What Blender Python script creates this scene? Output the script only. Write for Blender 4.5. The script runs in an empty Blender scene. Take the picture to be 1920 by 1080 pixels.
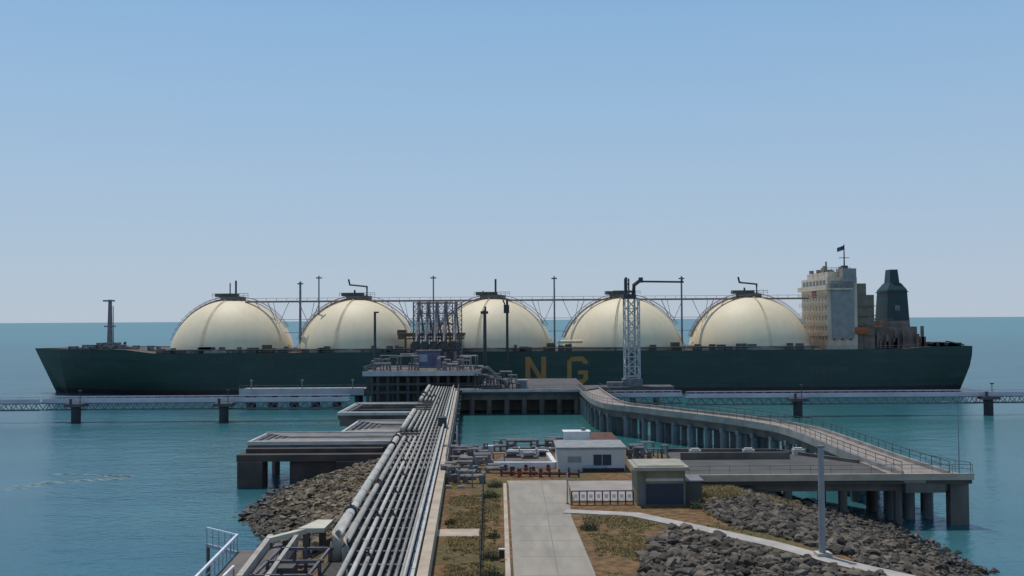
import bpy, math, random
from mathutils import Vector, Matrix, noise
S = bpy.context.scene
R_ = random.Random(7)
# ---------------------------------------------------------------- camera
F, CX, CY, H = 1884.0, 960.0, 540.0, 22.6
cam_d = bpy.data.cameras.new("camera"); cam = bpy.data.objects.new("camera", cam_d)
S.collection.objects.link(cam); S.camera = cam
cam_d.sensor_width = 36; cam_d.lens = 36*F/1920; cam_d.clip_start = 0.5; cam_d.clip_end = 90000
PITCH, ROLL = math.atan2(59.0, F), math.radians(0.36)
MROT = Matrix.Rotation(math.radians(90)+PITCH, 4, 'X') @ Matrix.Rotation(-ROLL, 4, 'Z')
cam.matrix_world = Matrix.Translation((0, 0, H)) @ MROT
def ray(px, py):
    return (MROT.to_3x3() @ Vector(((px-CX)/F, (CY-py)/F, -1)))
def P(px, py, z):            # where a photo pixel meets height z
    d = ray(px, py); t = (z-H)/d.z; return Vector((d.x*t, d.y*t, z))
def D(px, py, Y):            # where a photo pixel meets the upright plane at distance Y
    d = ray(px, py); t = Y/d.y; return Vector((d.x*t, Y, H+d.z*t))
# ---------------------------------------------------------------- world and sun
SUN = Vector((-0.16, 0.30, 0.94)).normalized()
el = math.asin(SUN.z); az = math.atan2(SUN.x, SUN.y)
W = bpy.data.worlds.new("World"); S.world = W; W.use_nodes = True
nt = W.node_tree; bg = nt.nodes['Background']; sky = nt.nodes.new('ShaderNodeTexSky')
sky.sky_type = 'NISHITA'; sky.sun_disc = False; sky.sun_elevation = el; sky.sun_rotation = az
sky.air_density = 1.0; sky.dust_density = 0.8; sky.ozone_density = 3.0; sky.altitude = 0
sky.dust_density = .3
# milky sea haze near the horizon mixed into the sky by elevation
tcw = nt.nodes.new('ShaderNodeTexCoord'); sxw = nt.nodes.new('ShaderNodeSeparateXYZ'); nt.links.new(tcw.outputs['Generated'], sxw.inputs[0])
rw = nt.nodes.new('ShaderNodeValToRGB'); rw.color_ramp.interpolation = 'B_SPLINE'; ew = rw.color_ramp.elements
ew[0].position = 0; ew[0].color = (.92, .92, .92, 1); ew[1].position = .75; ew[1].color = (0, 0, 0, 1)
for p_, v_ in ((.10, .88), (.30, .72)): e_ = ew.new(p_); e_.color = (v_, v_, v_, 1)
nt.links.new(sxw.outputs[2], rw.inputs[0]); mw = nt.nodes.new('ShaderNodeMix'); mw.data_type = 'RGBA'
rc = nt.nodes.new('ShaderNodeValToRGB'); ec = rc.color_ramp.elements; ec[0].position = 0; ec[0].color = (4.55, 5.4, 6.5, 1); ec[1].position = .35; ec[1].color = (2.5, 4.95, 7.7, 1)
nt.links.new(sxw.outputs[2], rc.inputs[0]); nt.links.new(rw.outputs[0], mw.inputs[0]); nt.links.new(sky.outputs[0], mw.inputs[6]); nt.links.new(rc.outputs[0], mw.inputs[7])
nt.links.new(mw.outputs[2], bg.inputs[0]); bg.inputs[1].default_value = 0.092
sl = bpy.data.lights.new("sun", 'SUN'); sl.energy = 2.6; sl.angle = math.radians(0.6); sl.color = (1, .95, .87)
so = bpy.data.objects.new("sun", sl); S.collection.objects.link(so)
so.rotation_euler = SUN.to_track_quat('Z', 'Y').to_euler()
S.view_settings.view_transform = 'Standard'; S.view_settings.look = 'None'
S.view_settings.exposure = 0.1; S.view_settings.gamma = 1
S.cycles.max_bounces = 6; S.cycles.use_denoising = True
# ---------------------------------------------------------------- materials
MATS = {}
def mat(name, col, rough=.7, col2=None, scale=1.0, metal=0, bump=0.0, stretch=(1, 1, 1), contrast=.5, spec=.5, detail=6, bscale=None):
    if name in MATS: return MATS[name]
    m = bpy.data.materials.new(name); m.use_nodes = True; n = m.node_tree.nodes; l = m.node_tree.links
    b = n['Principled BSDF']; b.inputs['Roughness'].default_value = rough; b.inputs['Metallic'].default_value = metal
    b.inputs['Specular IOR Level'].default_value = spec
    tc = n.new('ShaderNodeNewGeometry'); mp = n.new('ShaderNodeMapping'); mp.inputs['Scale'].default_value = stretch
    l.new(tc.outputs['Position'], mp.inputs['Vector'])
    nz = n.new('ShaderNodeTexNoise'); nz.inputs['Scale'].default_value = scale; nz.inputs['Detail'].default_value = detail
    l.new(mp.outputs[0], nz.inputs['Vector'])
    rp = n.new('ShaderNodeValToRGB'); e = rp.color_ramp.elements
    e[0].position = .5-contrast*.4; e[1].position = .5+contrast*.4
    c2 = col2 or tuple(c*.72 for c in col)
    e[0].color = (*c2, 1); e[1].color = (*col, 1)
    l.new(nz.outputs[0], rp.inputs[0]); l.new(rp.outputs[0], b.inputs['Base Color'])
    if bump:
        bp = n.new('ShaderNodeBump'); bp.inputs['Strength'].default_value = 1; bp.inputs['Distance'].default_value = bump
        nb = n.new('ShaderNodeTexNoise'); nb.inputs['Scale'].default_value = bscale or scale*3; nb.inputs['Detail'].default_value = 5
        l.new(tc.outputs['Position'], nb.inputs['Vector'])
        l.new(nb.outputs[0], bp.inputs['Height']); l.new(bp.outputs[0], b.inputs['Normal'])
    MATS[name] = m; return m
hull_m = mat('hull_green', (.023, .068, .052), .55, (.015, .043, .036), .05, stretch=(1, 1, .25), contrast=.7)
def hull_detail(m):
    n = m.node_tree.nodes; l = m.node_tree.links; b = n['Principled BSDF']; src = b.inputs['Base Color'].links[0].from_socket
    g = n.new('ShaderNodeNewGeometry')
    def streak(sc, z, lo, hi, c, src):
        mp = n.new('ShaderNodeMapping'); mp.inputs['Scale'].default_value = (sc, .01, z); l.new(g.outputs['Position'], mp.inputs[0])
        t = n.new('ShaderNodeTexNoise'); t.inputs['Scale'].default_value = 1; t.inputs['Detail'].default_value = 8; l.new(mp.outputs[0], t.inputs['Vector'])
        r = n.new('ShaderNodeMapRange'); r.inputs[1].default_value = lo; r.inputs[2].default_value = hi; r.inputs[4].default_value = .6; l.new(t.outputs[0], r.inputs[0])
        x = n.new('ShaderNodeMix'); x.data_type = 'RGBA'; x.inputs[7].default_value = (*c, 1); l.new(r.outputs[0], x.inputs[0]); l.new(src, x.inputs[6]); return x.outputs[2]
    src = streak(.5, .04, .60, .74, (.075, .05, .03), src); src = streak(.12, .35, .52, .75, (.045, .085, .075), src)
    cb = n.new('ShaderNodeCombineXYZ'); sp_ = n.new('ShaderNodeSeparateXYZ'); l.new(g.outputs['Position'], sp_.inputs[0]); l.new(sp_.outputs[0], cb.inputs[0]); l.new(sp_.outputs[2], cb.inputs[1])
    bk = n.new('ShaderNodeTexBrick'); bk.inputs['Scale'].default_value = .1; bk.inputs['Brick Width'].default_value = 1.2; bk.inputs['Row Height'].default_value = .27; bk.inputs['Mortar Size'].default_value = .006
    bk.inputs['Color1'].default_value = (1, 1, 1, 1); bk.inputs['Color2'].default_value = (.78, .80, .82, 1); bk.inputs['Mortar'].default_value = (.55, .55, .55, 1); l.new(cb.outputs[0], bk.inputs[0])
    mu = n.new('ShaderNodeMix'); mu.data_type = 'RGBA'; mu.blend_type = 'MULTIPLY'; mu.inputs[0].default_value = 1; l.new(src, mu.inputs[6]); l.new(bk.outputs[0], mu.inputs[7]); l.new(mu.outputs[2], b.inputs['Base Color'])
hull_detail(hull_m)
boot_m = mat('boot_topping', (.035, .018, .018), .6, (.015, .012, .015), .3)
letter_m = mat('ochre_letter', (.50, .235, .06), .7, (.22, .13, .05), .9, stretch=(3, 1, .4), contrast=.9)
dome_m = mat('dome_cream', (.86, .73, .49), .6, (.72, .60, .41), .35, stretch=(1.6, 1.6, .12), contrast=1.1, detail=9)
cream_m = mat('house_cream', (.72, .62, .48), .6, (.50, .40, .30), .35, stretch=(2, 2, .3))
buff_m = mat('house_buff', (.30, .25, .20), .6, (.20, .16, .13), .5)
deckrust_m = mat('deck_red', (.14, .07, .05), .8, (.08, .06, .05), .5)
steel_m = mat('grey_steel', (.22, .22, .23), .55, (.12, .11, .12), .8)
dsteel_m = mat('dark_steel', (.06, .065, .07), .6, (.03, .03, .035), .8)
mauve_m = mat('arm_steel', (.34, .30, .30), .5, (.16, .14, .145), .8)
brown_m = mat('ochre_brown_steel', (.20, .13, .06), .7, (.10, .07, .04), .8)
conc_m = mat('concrete', (.40, .37, .33), .9, (.24, .22, .20), .5, bump=.01, detail=10)
dconc_m = mat('weathered_concrete', (.18, .15, .13), .9, (.08, .07, .065), .4, stretch=(1, 1, .4), bump=.02, detail=10)
wetconc_m = mat('pile_concrete', (.20, .21, .22), .8, (.09, .10, .11), .6, stretch=(1, 1, .3), bump=.02)
tan_m = mat('tan_concrete', (.52, .43, .33), .9, (.36, .29, .22), .6, detail=10)
white_m = mat('white_paint', (.80, .80, .78), .5, (.60, .60, .60), .8)
pipe_m = mat('aluminium_lagging', (.47, .45, .41), .55, (.24, .21, .17), .6, stretch=(3, .5, 3), detail=9, contrast=.8)
pipew_m = mat('white_lagging', (.60, .585, .53), .55, (.33, .30, .25), .6, stretch=(3, .5, 3), detail=9, contrast=.8)
piped_m = mat('grey_pipe', (.30, .29, .28), .6, (.14, .13, .12), .5, detail=8)
glass_m = mat('dark_glass', (.02, .03, .04), .15, (.015, .02, .03), 1)
green_m = mat('funnel_green', (.010, .050, .048), .5, (.02, .035, .04), .4)
red_m = mat('red_valve_paint', (.30, .06, .035), .6, (.16, .05, .04), 1.5)
rust_m = mat('rust_brown', (.17, .075, .05), .85, (.08, .04, .035), 1)
rock_m = mat('grey_rock', (.215, .175, .135), .95, (.035, .03, .024), 1.1, contrast=.9, bump=.05, bscale=2)
rockt_m = mat('tan_rock', (.32, .245, .165), .95, (.075, .065, .045), .6, contrast=.9, bump=.05, bscale=2)
grass_m = mat('dry_grass', (.36, .27, .12), .95, (.19, .155, .065), .25, contrast=.6)
leaf_m = mat('scrub_leaves', (.11, .12, .055), .9, (.05, .06, .03), 1.2)
road_m = mat('pale_road', (.39, .345, .28), .92, (.22, .195, .16), .55, stretch=(1.6, .35, 1), contrast=.9, bump=.006, detail=12)
asph_m = mat('dark_paving', (.105, .10, .09), .95, (.065, .063, .058), .3, detail=12)
carp_m = mat('car_paint', (.055, .085, .115), .35, (.045, .07, .095), 1)
rubber_m = mat('rubber', (.02, .02, .02), .9)
wallp_m = mat('pale_render', (.60, .60, .58), .85, (.44, .45, .44), .5, contrast=.8)
olive_m = mat('olive_wall', (.24, .225, .15), .85, (.15, .14, .095), .7)
navy_m = mat('blue_shutter', (.025, .04, .065), .6, (.02, .03, .045), 1)
roofp_m = mat('pale_roof', (.38, .36, .28), .85, (.27, .25, .20), .6)
foam_m = mat('foam', (.42, .50, .49), .8, (.16, .30, .33), .8, contrast=.8)

def land_material():
    m = bpy.data.materials.new('soil_and_grass'); m.use_nodes = True; n = m.node_tree.nodes; l = m.node_tree.links
    b = n['Principled BSDF']; b.inputs['Roughness'].default_value = .97; b.inputs['Specular IOR Level'].default_value = .15
    g = n.new('ShaderNodeNewGeometry')
    def nz(s, d=8):
        t = n.new('ShaderNodeTexNoise'); t.inputs['Scale'].default_value = s; t.inputs['Detail'].default_value = d
        l.new(g.outputs['Position'], t.inputs['Vector']); return t
    def ramp(src, a, b_, c1, c2):
        r = n.new('ShaderNodeValToRGB'); r.color_ramp.elements[0].position = a; r.color_ramp.elements[1].position = b_
        r.color_ramp.elements[0].color = (*c1, 1); r.color_ramp.elements[1].color = (*c2, 1); l.new(src.outputs[0], r.inputs[0]); return r
    soil = ramp(nz(1.3, 14), .38, .64, (.11, .07, .036), (.23, .135, .066))
    gr = ramp(nz(2.2, 10), .3, .7, (.055, .06, .025), (.17, .13, .06))
    mk = ramp(nz(.16, 8), .50, .62, (0, 0, 0), (1, 1, 1))
    mx = n.new('ShaderNodeMix'); mx.data_type = 'RGBA'
    l.new(mk.outputs[0], mx.inputs[0]); l.new(soil.outputs[0], mx.inputs[6]); l.new(gr.outputs[0], mx.inputs[7])
    sx = n.new('ShaderNodeSeparateXYZ'); l.new(g.outputs['Position'], sx.inputs[0])
    mr = n.new('ShaderNodeMapRange'); mr.inputs[1].default_value = 3.3; mr.inputs[2].default_value = 4.3
    l.new(sx.outputs[2], mr.inputs[0])
    rk = ramp(nz(1.6, 10), .35, .65, (.035, .03, .025), (.14, .115, .08))
    m2 = n.new('ShaderNodeMix'); m2.data_type = 'RGBA'
    l.new(mr.outputs[0], m2.inputs[0]); l.new(rk.outputs[0], m2.inputs[6]); l.new(mx.outputs[2], m2.inputs[7])
    l.new(m2.outputs[2], b.inputs['Base Color'])
    bp = n.new('ShaderNodeBump'); bp.inputs['Distance'].default_value = .12; l.new(nz(2.5, 10).outputs[0], bp.inputs['Height'])
    l.new(bp.outputs[0], b.inputs['Normal']); return m
land_m = land_material()
def water_material():
    m = bpy.data.materials.new('sea_water'); m.use_nodes = True; n = m.node_tree.nodes; l = m.node_tree.links
    n.remove(n['Principled BSDF']); out = n['Material Output']
    df = n.new('ShaderNodeBsdfDiffuse'); gl = n.new('ShaderNodeBsdfGlossy'); gl.inputs['Roughness'].default_value = .10; ms = n.new('ShaderNodeMixShader')
    fr = n.new('ShaderNodeFresnel'); fr.inputs[0].default_value = 1.33; mn = n.new('ShaderNodeMath'); mn.operation = 'MINIMUM'; mn.inputs[1].default_value = .42
    l.new(fr.outputs[0], mn.inputs[0]); l.new(mn.outputs[0], ms.inputs[0]); l.new(df.outputs[0], ms.inputs[1]); l.new(gl.outputs[0], ms.inputs[2]); l.new(ms.outputs[0], out.inputs[0])
    g = n.new('ShaderNodeNewGeometry')
    def nz(s, d, st=(1, 1, 1)):
        mp = n.new('ShaderNodeMapping'); mp.inputs['Scale'].default_value = st; l.new(g.outputs['Position'], mp.inputs[0])
        t = n.new('ShaderNodeTexNoise'); t.inputs['Scale'].default_value = s; t.inputs['Detail'].default_value = d
        l.new(mp.outputs[0], t.inputs['Vector']); return t
    r = n.new('ShaderNodeValToRGB'); r.color_ramp.elements[0].position = .35; r.color_ramp.elements[1].position = .66
    r.color_ramp.elements[0].color = (.030, .112, .160, 1); r.color_ramp.elements[1].color = (.050, .158, .188, 1)
    l.new(nz(.018, 9, (1, 3.2, 1)).outputs[0], r.inputs[0])
    # the shallow, greener water between berth and shore
    sx = n.new('ShaderNodeVectorMath'); sx.operation = 'DISTANCE'; sx.inputs[1].default_value = (25, 205, 0)
    l.new(g.outputs['Position'], sx.inputs[0])
    mr = n.new('ShaderNodeMapRange'); mr.inputs[1].default_value = 20; mr.inputs[2].default_value = 130
    mr.inputs[3].default_value = .9; mr.inputs[4].default_value = 0; l.new(sx.outputs['Value'], mr.inputs[0])
    mx = n.new('ShaderNodeMix'); mx.data_type = 'RGBA'; mx.inputs[7].default_value = (.032, .145, .138, 1)
    l.new(mr.outputs[0], mx.inputs[0])
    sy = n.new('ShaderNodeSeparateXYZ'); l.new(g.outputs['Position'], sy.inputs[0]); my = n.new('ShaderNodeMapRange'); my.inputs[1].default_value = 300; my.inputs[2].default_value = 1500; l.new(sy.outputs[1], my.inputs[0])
    mo = n.new('ShaderNodeMix'); mo.data_type = 'RGBA'; mo.inputs[7].default_value = (.045, .21, .27, 1); l.new(my.outputs[0], mo.inputs[0]); l.new(r.outputs[0], mo.inputs[6])  # far base colour brightened with distance, painted in place of haze
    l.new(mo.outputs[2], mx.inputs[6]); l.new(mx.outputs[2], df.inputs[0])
    a = n.new('ShaderNodeMath'); a.operation = 'ADD'; c = n.new('ShaderNodeMath'); c.operation = 'MULTIPLY'; c.inputs[1].default_value = 1.6
    l.new(nz(.12, 5, (1, 1.8, 1)).outputs[0], c.inputs[0]); l.new(c.outputs[0], a.inputs[0]); l.new(nz(.7, 6, (1, 1.7, 1)).outputs[0], a.inputs[1])
    bp = n.new('ShaderNodeBump'); bp.inputs['Strength'].default_value = .8; bp.inputs['Distance'].default_value = .19
    l.new(a.outputs[0], bp.inputs['Height']); l.new(bp.outputs[0], gl.inputs['Normal']); l.new(bp.outputs[0], df.inputs['Normal']); return m
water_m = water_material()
# ---------------------------------------------------------------- mesh builder
class MB:
    def __init__(s): s.v = []; s.f = []
    def add(s, vs, fs):
        o = len(s.v); s.v += [Vector(v) for v in vs]; s.f += [tuple(i+o for i in f) for f in fs]; return s
    def box(s, x0, x1, y0, y1, z0, z1):
        return s.add([(x0,y0,z0),(x1,y0,z0),(x1,y1,z0),(x0,y1,z0),(x0,y0,z1),(x1,y0,z1),(x1,y1,z1),(x0,y1,z1)],
            [(0,3,2,1),(4,5,6,7),(0,1,5,4),(1,2,6,5),(2,3,7,6),(3,0,4,7)])
    def bar(s, a, b, w, h):
        a, b = Vector(a), Vector(b); d = (b-a).normalized(); up = Vector((0,0,1)) if abs(d.z) < .95 else Vector((0,1,0))
        u = d.cross(up).normalized(); v = u.cross(d).normalized(); u *= w/2; v *= h/2
        vs = [p+q for p in (a, b) for q in (-u-v, u-v, u+v, -u+v)]
        return s.add(vs, [(0,1,2,3),(7,6,5,4),(0,4,5,1),(1,5,6,2),(2,6,7,3),(3,7,4,0)])
    def tube(s, pts, r, n=8, r2=None):
        pts = [Vector(p) for p in pts]; N = len(pts); o = len(s.v); fs = []
        for i, p in enumerate(pts):
            d = ((pts[i]-pts[i-1]).normalized() if i else Vector()) + ((pts[i+1]-pts[i]).normalized() if i < N-1 else Vector())
            d.normalize(); up = Vector((0,0,1)) if abs(d.z) < .9 else Vector((0,1,0))
            u = d.cross(up).normalized(); v = u.cross(d).normalized()
            k = 1.0
            if 0 < i < N-1:
                c = (pts[i]-pts[i-1]).normalized().dot(d); k = 1/max(c, .5)
            rr = r if r2 is None else r+(r2-r)*i/(N-1)
            for j in range(n):
                t = 2*math.pi*j/n; s.v.append(p+(u*math.cos(t)+v*math.sin(t))*rr*(k if 0 < i < N-1 else 1))
        for i in range(N-1):
            for j in range(n):
                a = o+i*n+j; b = o+i*n+(j+1) % n; s.f.append((a, b, b+n, a+n))
        s.f.append(tuple(o+j for j in reversed(range(n)))); s.f.append(tuple(o+(N-1)*n+j for j in range(n)))
        return s
    def prism(s, poly, z0, z1):
        n = len(poly); vs = [(x, y, z0) for x, y in poly]+[(x, y, z1) for x, y in poly]
        return s.add(vs, [tuple(reversed(range(n))), tuple(range(n, 2*n))]+[(i, (i+1) % n, n+(i+1) % n, n+i) for i in range(n)])
    def lattice(s, x, y, z0, z1, w, r, step):      # square lattice tower
        c = [(x-w/2, y-w/2), (x+w/2, y-w/2), (x+w/2, y+w/2), (x-w/2, y+w/2)]
        for a, b in c: s.bar((a, b, z0), (a, b, z1), r*1.6, r*1.6)
        k = max(1, round((z1-z0)/step)); h = (z1-z0)/k
        for i in range(k):
            for j in range(4):
                p, q = c[j], c[(j+1) % 4]; za, zb = z0+i*h, z0+(i+1)*h
                if (i+j) % 2: za, zb = zb, za
                s.bar((*p, za), (*q, zb), r, r); s.bar((*p, z0+(i+1)*h), (*q, z0+(i+1)*h), r, r)
        return s
    def rail(s, pts, h=1.1, r=.045, step=2.0, mid=True):
        for a, b in zip(pts, pts[1:]):
            a, b = Vector(a), Vector(b); up = Vector((0, 0, h)); s.bar(a+up, b+up, r*1.5, r*1.5)
            if mid: s.bar(a+up*.5, b+up*.5, r, r)
            k = max(1, round((b-a).length/step))
            for i in range(k+1):
                p = a.lerp(b, i/k); s.bar(p, p+up, r, r)
        return s
def wloc(o):
    v = Vector()
    while o: v += o.location; o = o.parent
    return v
def obj(name, mb, m, parent=None, smooth=False, loc=None):
    me = bpy.data.meshes.new(name); L = wloc(parent)+(Vector(loc) if loc is not None else Vector())
    me.from_pydata([v-L for v in mb.v], [], mb.f); me.update()
    for p in me.polygons: p.use_smooth = smooth
    me.materials.append(m); o = bpy.data.objects.new(name, me); S.collection.objects.link(o)
    if loc is not None: o.location = loc
    if parent: o.parent = parent
    return o
def obj_each(name, mb, m, parent=None, smooth=False):   # every loose piece becomes an object of its own
    par = list(range(len(mb.v)))
    def fd(i):
        while par[i] != i: par[i] = par[par[i]]; i = par[i]
        return i
    for f in mb.f:
        a = fd(f[0])
        for i in f[1:]: par[fd(i)] = a
    gr = {}
    for f in mb.f: gr.setdefault(fd(f[0]), []).append(f)
    out = []
    for fs in gr.values():
        ids = sorted({i for f in fs for i in f}); mp = {i: k for k, i in enumerate(ids)}
        b = MB(); b.v = [mb.v[i] for i in ids]; b.f = [tuple(mp[i] for i in f) for f in fs]; out.append(obj(name, b, m, parent, smooth))
    return out
def tag(o, label=None, cat=None, group=None, kind=None):
    for k, v in (('label', label), ('category', cat), ('group', group), ('kind', kind)):
        if v: o[k] = v
    return o
def thing(name, label, cat, loc, group=None):
    o = bpy.data.objects.new(name, None); S.collection.objects.link(o); o.location = loc; o.empty_display_size = .3
    return tag(o, label, cat, group)
def struct(name, mb, m): return tag(obj(name, mb, m), kind='structure')
def dup(root, loc, label=None):
    r = root.copy(); S.collection.objects.link(r); r.location = loc
    if label: r['label'] = label
    for ch in list(root.children):
        c = ch.copy(); S.collection.objects.link(c); c.parent = r
        for g in ch.children:
            d = g.copy(); S.collection.objects.link(d); d.parent = c
    return r
# ================================================================ the setting
w = MB(); E = 45000
w.add([(-E, -400, 0), (E, -400, 0), (E, E, 0), (-E, E, 0)], [(0, 1, 2, 3)])
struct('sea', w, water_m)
GZ = 4.5
CORE = [(-11, 15), (-13, 60), (-15, 88), (-17, 118), (-17, 132), (-8, 141), (16, 141), (21, 134), (23, 112), (23.5, 98), (24, 86), (25.5, 74), (27, 55), (30, 15)]
def sd(x, y):
    inside = False; best = 1e9; n = len(CORE)
    for i in range(n):
        ax, ay = CORE[i]; bx, by = CORE[(i+1) % n]
        dx, dy = bx-ax, by-ay; t = max(0, min(1, ((x-ax)*dx+(y-ay)*dy)/(dx*dx+dy*dy)))
        best = min(best, math.hypot(x-ax-dx*t, y-ay-dy*t))
        if (ay > y) != (by > y) and x < (bx-ax)*(y-ay)/(by-ay)+ax: inside = not inside
    return -best if inside else best
def inpoly(u, v, pl):
    ins = False
    for i in range(len(pl)):
        ax, ay = pl[i]; bx_, by = pl[(i+1) % len(pl)]
        if (ay > v) != (by > v) and u < (bx_-ax)*(v-ay)/(by-ay)+ax: ins = not ins
    return ins
poly_r = [(1262, 985), (1340, 1005), (1560, 1065), (1760, 1100), (1190, 1100), (1205, 1040)]
PATCH = [tuple(P(u, v, GZ)[:2]) for u, v in poly_r]
PATCH2 = [tuple(P(u, v, GZ)[:2]) for u, v in [(1315, 950), (1345, 936), (1450, 932), (1560, 936), (1640, 1000), (1570, 1040), (1450, 1004), (1365, 986)]]
def ground(x, y):
    d = sd(x, y)
    if d <= 0: return GZ
    sl_ = .34 if y < (136 if x < 0 else 120) else .34+min(1, (y-(136 if x < 0 else 120))/20)*.4
    if x < 0 and y < 136: sl_ = .31+.22*min(1, max(0, (116-y)/18))
    if x > 15 and y < 132: sl_ = .25+.12*min(1, max(0, (90-y)/20))+.25*max(0, (y-112)/20)
    return max(-1.5, GZ-d*sl_)
lm = MB(); nx, ny, st = 112, 146, 1.0
for j in range(ny+1):
    for i in range(nx+1):
        x, y = -50+i*st, 12+j*st; z = ground(x, y)
        if z < GZ-.05: z += .25*noise.noise(Vector((x*.5, y*.5, 0)))
        lm.v.append(Vector((x, y, z)))
for j in range(ny):
    for i in range(nx):
        a = j*(nx+1)+i; lm.f.append((a, a+1, a+nx+2, a+nx+1))
struct('land', lm, land_m)
def sheet(name, poly, z, m, th=.0): # slabs
    b = MB(); b.prism(poly, z-.3, z); return struct(name, b, m)
q = lambda px, py, z=GZ: tuple(P(px, py, z)[:2])
# road straight ahead and its kerbed footpath
sheet('road', [(.55, 30), (6.2, 30), (5.75, 74), (5.3, 93), (6.1, 112), (6.1, 113.5), (-.7, 113.5), (-.5, 110)], GZ+.012, road_m)
rj = MB()
for k in range(9): y = 66+k*5.6; rj.box(.45, 5.9, y, y+.07, GZ+.012, GZ+.0165)
rj.box(3.12, 3.18, 40, 113, GZ+.0125, GZ+.0155)
struct('road_joints', rj, mat('joint_tar', (.24, .21, .175), .95, (.17, .15, .13), 3))
sheet('paved_yard', [(6.1, 100.9), (14, 100.4), (14, 113), (6.1, 113)], GZ+.016, mat('pink_paving', (.37, .32, .29), .95, (.27, .235, .21), .4))
kb = MB(); kb.prism([(-.05, 30), (.35, 30), (-.75, 111), (-1.1, 111)], GZ-.2, GZ+.14)
struct('footpath', kb, tan_m)
sheet('cross_path', [(-9, 84.6), (-2.9, 84.6), (-2.9, 87.6), (-9, 87.4)], GZ+.02, tan_m)
# concrete drain path to the right
pp = [P(1065, 960, GZ), P(1190, 966, GZ), P(1350, 1000, GZ), P(1450, 1022, GZ), P(1580, 1058, GZ), P(1700, 1085, GZ)]
dp = MB()
for i, (a, b_) in enumerate(zip(pp, pp[1:])):
    n_ = Vector((-(b_-a).y, (b_-a).x, 0)).normalized()*.85
    z1 = GZ+.10+i*.003; e = (b_-a).normalized()*.25
    dp.prism([tuple((a-n_-e)[:2]), tuple((b_-n_+e)[:2]), tuple((b_+n_+e)[:2]), tuple((a+n_-e)[:2])], GZ-2.2, z1)
struct('concrete_path', dp, mat('path_concrete', (.46, .42, .37), .9, (.31, .28, .25), .8, detail=12))
# ================================================================ the ship
SY, BZ = 327.0, 12.9
ship = thing('gas_carrier', 'long dark green gas tanker with five cream domes moored behind the jetty', 'ship', (0, SY, 0))
def sx_(px, Y=SY): return (px-CX)/F*Y
XB, XS = sx_(66), sx_(1819, 309)
def hull_sections():
    secs = []; N = 72
    for i in range(N+1):
        t = i/N; X = XB+(XS-XB)*t; f = X-XB; a = XS-X
        k = min(1, f/52); hd = 21*(1-(1-k)**2.3)
        k2 = max(0, min(1, (f-5)/75)); hw = 21*(1-(1-k2)**1.9)
        ka = min(1, a/40); hd *= .90+.10*(1-(1-ka)**2); hw *= .74+.26*(1-(1-ka)**1.7)
        zt = BZ + (1.3*min(1, max(0, (46-f)/10))) + (.7*min(1, max(0, (22-a)/8)))
        rows = []
        for z, m_ in ((zt, 0), (zt*.8, .12), (zt*.55, .35), (zt*.3, .62), (1.6, .86), (0, 1), (-3, 1.1)):
            hb = max(.02, hd+(hw-hd)*m_)
            zz = z; xx = X
            if f < 12: xx = X + (1-z/zt)*7*(1-f/12)
            if a < 8: xx = X - max(0, (1-z/zt)-.35)*4.0*(1-a/8)
            rows.append((xx, hb, zz))
        secs.append(rows)
    return secs
secs = hull_sections(); hm = MB(); bm_ = MB(); nr = 7
for side in (-1, 1):
    for mbx, r0, r1 in ((hm, 0, 4), (bm_, 4, 6)):
        o = len(mbx.v)
        for rows in secs:
            for (x, hb, z) in rows[r0:r1+1]: mbx.v.append(Vector((x, SY+side*hb, z)))
        k = r1-r0+1
        for i in range(len(secs)-1):
            for j in range(k-1):
                a = o+i*k+j; f_ = (a, a+1, a+k+1, a+k); mbx.f.append(f_ if side < 0 else tuple(reversed(f_)))
# transom
rows = secs[-1]
for mbx, r0, r1 in ((hm, 0, 4), (bm_, 4, 6)):
    vs = [(x, SY-hb, z) for x, hb, z in rows[r0:r1+1]]+[(x, SY+hb, z) for x, hb, z in reversed(rows[r0:r1+1])]
    mbx.add(vs, [tuple(range(len(vs)))])
obj('hull', hm, hull_m, ship); obj('boot_topping', bm_, boot_m, ship)
dk = MB(); o = 0
for rows in secs:
    x, hb, z = rows[0]; dk.v += [Vector((x, SY-hb+.05, z-.25)), Vector((x, SY+hb-.05, z-.25))]
for i in range(len(secs)-1): dk.f.append((2*i, 2*i+2, 2*i+3, 2*i+1))
obj('deck', dk, deckrust_m, ship)
rl = MB(); rl.rail([(x, SY-hb+.4, z-.2) for x, hb, z in [s_[0] for s_ in secs[10:70:2]]], 1.2, .07, 3); obj('deck_railing', rl, steel_m, ship)
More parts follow.
